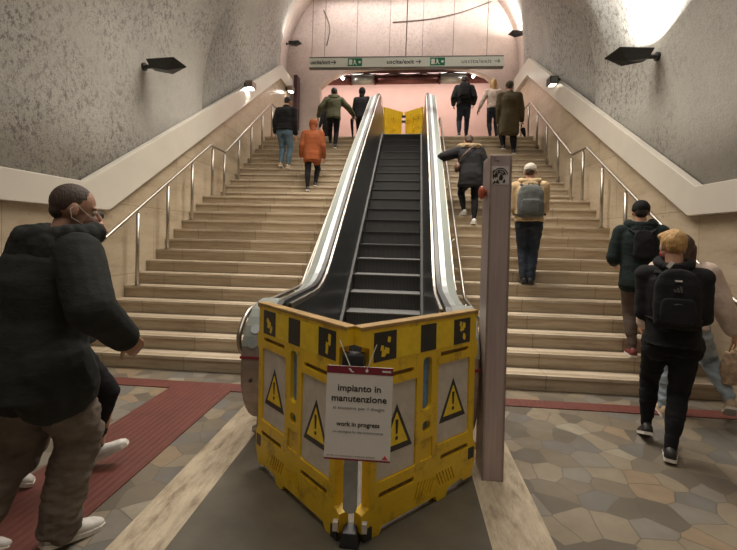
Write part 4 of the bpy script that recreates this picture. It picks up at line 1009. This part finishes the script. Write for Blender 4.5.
# 1 — the man in the left foreground
P1 = person('man in black hooded jacket and loose grey brown trousers striding in the left foreground', (-1.75, 1.90, 0), D_(-20), 1.80,
    [(-1.63, 1.93, 0, -0.15), (-1.93, 1.75, 0.0, -0.4)], hip=0.90, lean=0.10, bow=0.12, twist=0.0, hands=[(0.085, 0.08, -0.225), (0.06, 0.0, -0.30)], pole=0.9, head=(-0.48, -0.22, 0.0),
    jacket='jkt_char', hem=0.425, hk=1.25, jw=2.8, trousers='trs_khaki', leg_r=1.42, flare=0.014, shoe='white_shoe', hair='hair_shaved', hairstyle='cropped', hood='down', skinm='skin_tan', mask='bag_brown', vox=0.0095, seed=3, sleeve=0.98)
# 2 — person behind him
P2 = person('dark haired person in black mostly hidden behind the man in the left foreground', (-2.10, 2.52, 0), D_(-62), 1.72,
    [(-1.95, 2.60, 0.05, 0.45), (-2.30, 2.27, 0.03, -0.4)], hip=0.84, lean=0.06, hands=[(-0.03, -0.08, -0.30), (-0.02, -0.08, -0.3)], head=(0.05, -0.1, 0), jacket='jkt_black', hem=0.48, jw=1.2, trousers='trs_black', leg_r=0.95, shoe='white_shoe', hairstyle='swept', vox=0.012, seed=8)
# 3 — black puffer and jeans
P3 = person('man in a black puffer jacket and blue jeans climbing the left stairs near the wall', (-2.79, 9.62, 3.04), D_(-6), 1.70,
    [(-2.70, 9.64, 3.04, 0), (-2.86, 9.62, 3.04, -0.2)], hip=0.84, lean=0.12, hands=[(0.02, 0.05, -0.31), (0.03, -0.03, -0.31)], head=(-0.2, -0.3, 0), jacket='jkt_black', hem=0.50, jw=1.5, trousers='jeans', leg_r=1.02, shoe='shoe_tan', quilt=True, seed=5)
# 4 — orange hooded coat
P4 = person('child sized person in a rust orange hooded coat climbing the left stairs', (-1.96, 8.78, 2.40), D_(4), 1.52,
    [(-1.90, 8.89, 2.56, 0), (-2.01, 8.64, 2.40, 0)], hip=0.80, lean=0.12, hands=[(0.05, 0.03, -0.31), (0.05, 0.0, -0.31)], head=(0, -0.15, 0), jacket='orange', hem=0.44, jw=1.7, trousers='trs_black', leg_r=1.0, shoe='black_shoe', hood='up', seed=6)
# 5 — olive jacket, umbrella as a stick
P5 = person('man in an olive green jacket and black trousers near the top of the left stairs', (-1.89, 10.80, 3.68), D_(6), 1.68,
    [(-1.80, 10.63, 3.68, -0.1), (-1.96, 10.88, 3.84, 0)], hip=0.83, lean=0.22, hands=[(0.20, 0.10, -0.20), (0.13, 0.05, -0.24)], head=(0, -0.2, 0), jacket='olive', hem=0.47, jw=1.6, trousers='trs_black', leg_r=0.95, shoe='black_shoe', hood='down', seed=7)
umbrella((-1.47, 11.05, 4.72), (-1.42, 11.10, 4.02), 'folded black umbrella used as a stick by the man in the olive jacket')
# 6
P6 = person('person in a black hooded jacket on the upper floor just left of the escalator', (-1.35, 12.3, ZT), D_(-10), 1.62, [(-1.25, 12.3, ZT, 0), (-1.43, 12.4, ZT, 0)], lean=0.04, jacket='jkt_black', hem=0.45, jw=1.4, hood='up', seed=9)
# far person in dark at the left of the olive man
P6b = person('distant slim person in black seen left of the man in the olive jacket', (-2.55, 13.55, ZT), D_(60), 1.62, [(-2.50, 13.55, ZT, 0), (-2.6, 13.65, ZT, 0)], jacket='jkt_black', hem=0.45, jw=0.7, leg_r=0.9, seed=21)
# 7 — black backpack at the top right of the escalator
P7 = person('person with a black backpack and dark jeans at the top of the right stairs', (1.42, 11.62, ZT), D_(-4), 1.70, [(1.50, 11.66, ZT, 0), (1.30, 11.52, ZT, -0.15)], lean=0.10, hands=[(0.05, 0.10, -0.22), (0.05, 0.10, -0.22)], head=(0, -0.3, 0), jacket='jkt_black', hem=0.50, jw=1.9, trousers='jeans_dk', leg_r=0.98, seed=10)
backpack(P7, 'black backpack on the person at the top of the right stairs', 0.32, 0.42, 0.16, 'bag_black')
# 8 — cream and black, behind the coat
P8 = person('person in a cream top and dark jeans partly hidden behind the long olive coat', (2.20, 11.75, ZT), D_(4), 1.62, [(2.30, 11.80, ZT, 0), (2.12, 11.7, ZT, 0)], lean=0.05, hands=[(0.06, 0.02, -0.32), (0.13, -0.02, -0.30)], jacket='cream', hem=0.56, jw=0.8, trousers='jeans_dk', leg_r=0.95, hair='hair_blond', hairstyle='long', seed=11)
# 9 — long coat
P9 = person('man in a long olive brown coat near the top of the right stairs', (2.34, 10.52, 3.52), D_(-4), 1.84, [(2.43, 10.40, 3.52, 0), (2.24, 10.63, 3.68, 0)], hip=0.87, lean=0.08, hands=[(0.06, 0.04, -0.31), (0.02, 0.05, -0.31)], head=(0, -0.15, 0), jacket='coat', hem=0.27, jw=1.9, trousers='trs_black', leg_r=1.1, hat='coat', seed=12)
umbrella((2.64, 10.62, 4.26), (2.76, 10.70, 3.98), 'small black folded umbrella in the hand of the man in the long coat', 0.05)
# 10 — fur hood parka
P10 = person('woman in a black parka with fur hood climbing the right stairs beside the escalator', (1.03, 7.25, 1.76), D_(4), 1.58, [(1.07, 7.10, 1.76, -0.05), (0.94, 7.35, 1.92, -0.1)], hip=0.80, lean=0.30, bow=0.10, hands=[(0.07, 0.10, -0.24), (0.22, 0.16, -0.06)], head=(0, -0.4, 0), jacket='jkt_black', hem=0.40, jw=2.3, trousers='trs_black', leg_r=0.95, shoe='white_shoe', hood='fur', hair='hair_brown', seed=13)
# 11 — white beanie and grey backpack
P11 = person('person in a white beanie and sand fleece jacket climbing the right stairs', (1.60, 5.90, 0.96), D_(-12), 1.62, [(1.63, 5.86, 0.96, -0.05), (1.55, 5.88, 0.96, -0.05)], hip=0.81, lean=0.10, hands=[(-0.02, 0.15, -0.18), (-0.02, 0.15, -0.18)], head=(-0.15, -0.2, 0), jacket='beige', hem=0.56, jw=1.7, trousers='jeans_dk', leg_r=1.0, flare=0.012, shoe='black_shoe', sole='black_shoe', hat='white_knit', hood='down', hairstyle='long', hair='hair_brown', seed=14, vox=0.013)
backpack(P11, 'grey canvas backpack on the person in the white beanie', 0.33, 0.42, 0.17, 'bag_grey', drop=0.07)
# 12 — dark jacket, beanie, red shoe
P12 = person('man in a dark green black jacket and black cap going up the right stairs', (2.50, 4.92, 0.32), D_(-20), 1.70, [(2.58, 4.90, 0.32, 0), (2.42, 4.87, 0.32, -0.05)], hip=0.84, lean=0.10, hands=[(0.0, 0.14, -0.20), (0.03, 0.13, -0.20)], head=(0, -0.1, 0), jacket='jkt_green', hem=0.44, jw=1.7, trousers='trs_brown', leg_r=1.0, shoe='red_shoe', hat='jkt_black', hood='down', seed=15, vox=0.013)
backpack(P12, 'small black sling pack on the back of the man in the black cap', 0.19, 0.30, 0.07, 'bag_black', pocket=False)
# 13 — blond person with the black backpack
P13 = person('blond person in black jacket, black jeans and red mask in the right foreground', (1.93, 3.34, 0), D_(-24), 1.65, [(1.885, 3.24, 0.0, -0.12), (1.90, 3.58, 0.0, -0.35)], hip=0.82, lean=0.05, hands=[(-0.02, 0.15, -0.18), (-0.02, 0.15, -0.18)], head=(0.35, -0.12, 0), jacket='jkt_black', hem=0.49, jw=1.0, trousers='trs_black', leg_r=1.0, shoe='black_shoe', hair='hair_blond', hairstyle='swept', hood='down', hk=0.82, mask='mask_red', vox=0.010, seed=16, sleeve=0.9)
backpack(P13, 'black backpack with a pale striped emblem worn by the blond person', 0.28, 0.41, 0.13, 'bag_black', logo=True)
# 14 — cream jacket and light jeans behind
P14 = person('woman in a cream pink jacket and pale jeans behind the blond person', (2.42, 4.06, 0), D_(-22), 1.66, [(2.78, 3.98, 0.06, -0.5), (2.33, 4.12, 0.0, 0)], hip=0.80, lean=0.05, hands=[(0.12, 0.04, -0.30), (0.06, 0.05, -0.3)], head=(-0.2, -0.1, 0), jacket='cream', hem=0.52, jw=1.8, trousers='jeans_lt', leg_r=1.15, shoe='shoe_tan', hair='hair_brown', hairstyle='long', vox=0.012, seed=17, sleeve=1.15)
# hand bag held by woman 14
hb = empty('carrier_bag', P14['wr'][1] + V((0.02, 0.0, -0.10)), D_(20), 'tan patterned bag hanging from the hand of the woman in cream', 'bag')
bm = B(); rings(bm, [oval(V((0, 0, -0.34)), V((1, 0, 0)), V((0, 1, 0)), 0.11, 0.05), oval(V((0, 0, -0.2)), V((1, 0, 0)), V((0, 1, 0)), 0.13, 0.065), oval(V((0, 0, -0.06)), V((1, 0, 0)), V((0, 1, 0)), 0.10, 0.035)])
link('bag_body', ballblob(bm, 0.011, 2, 0.008, 10), 'bag_tan', hb)
obj('handle', tube(B(), [(-0.06, 0, -0.07), (-0.03, 0, 0.0), (0, 0, 0.02), (0.03, 0, 0.0), (0.06, 0, -0.07)], 0.006, 8), 'gold', hb, True)
# crossbody bag of woman 10
cb = empty('shoulder_bag', (0, 0, 0), 0, 'brown leather shoulder bag on a strap across the black parka', 'bag'); cb.matrix_world = P10['back']
bm = B(); ell(bm, (-0.225, -0.03, -0.20), (0.05, 0.09, 0.085)); link('bag_body', ballblob(bm, 0.012, 1, 0.004, 10), 'bag_brown', cb)
j_ = P10['jk']
obj('strap', tube(B(), [(-0.21, -0.06, -0.13), (-0.15, -j_ - 0.015, -0.05), (-0.04, -j_ - 0.025, 0.06), (0.04, -j_ * 0.9 - 0.02, 0.12), (0.08, -0.02, 0.18)], 0.009, 8), 'bag_brown', cb, True)
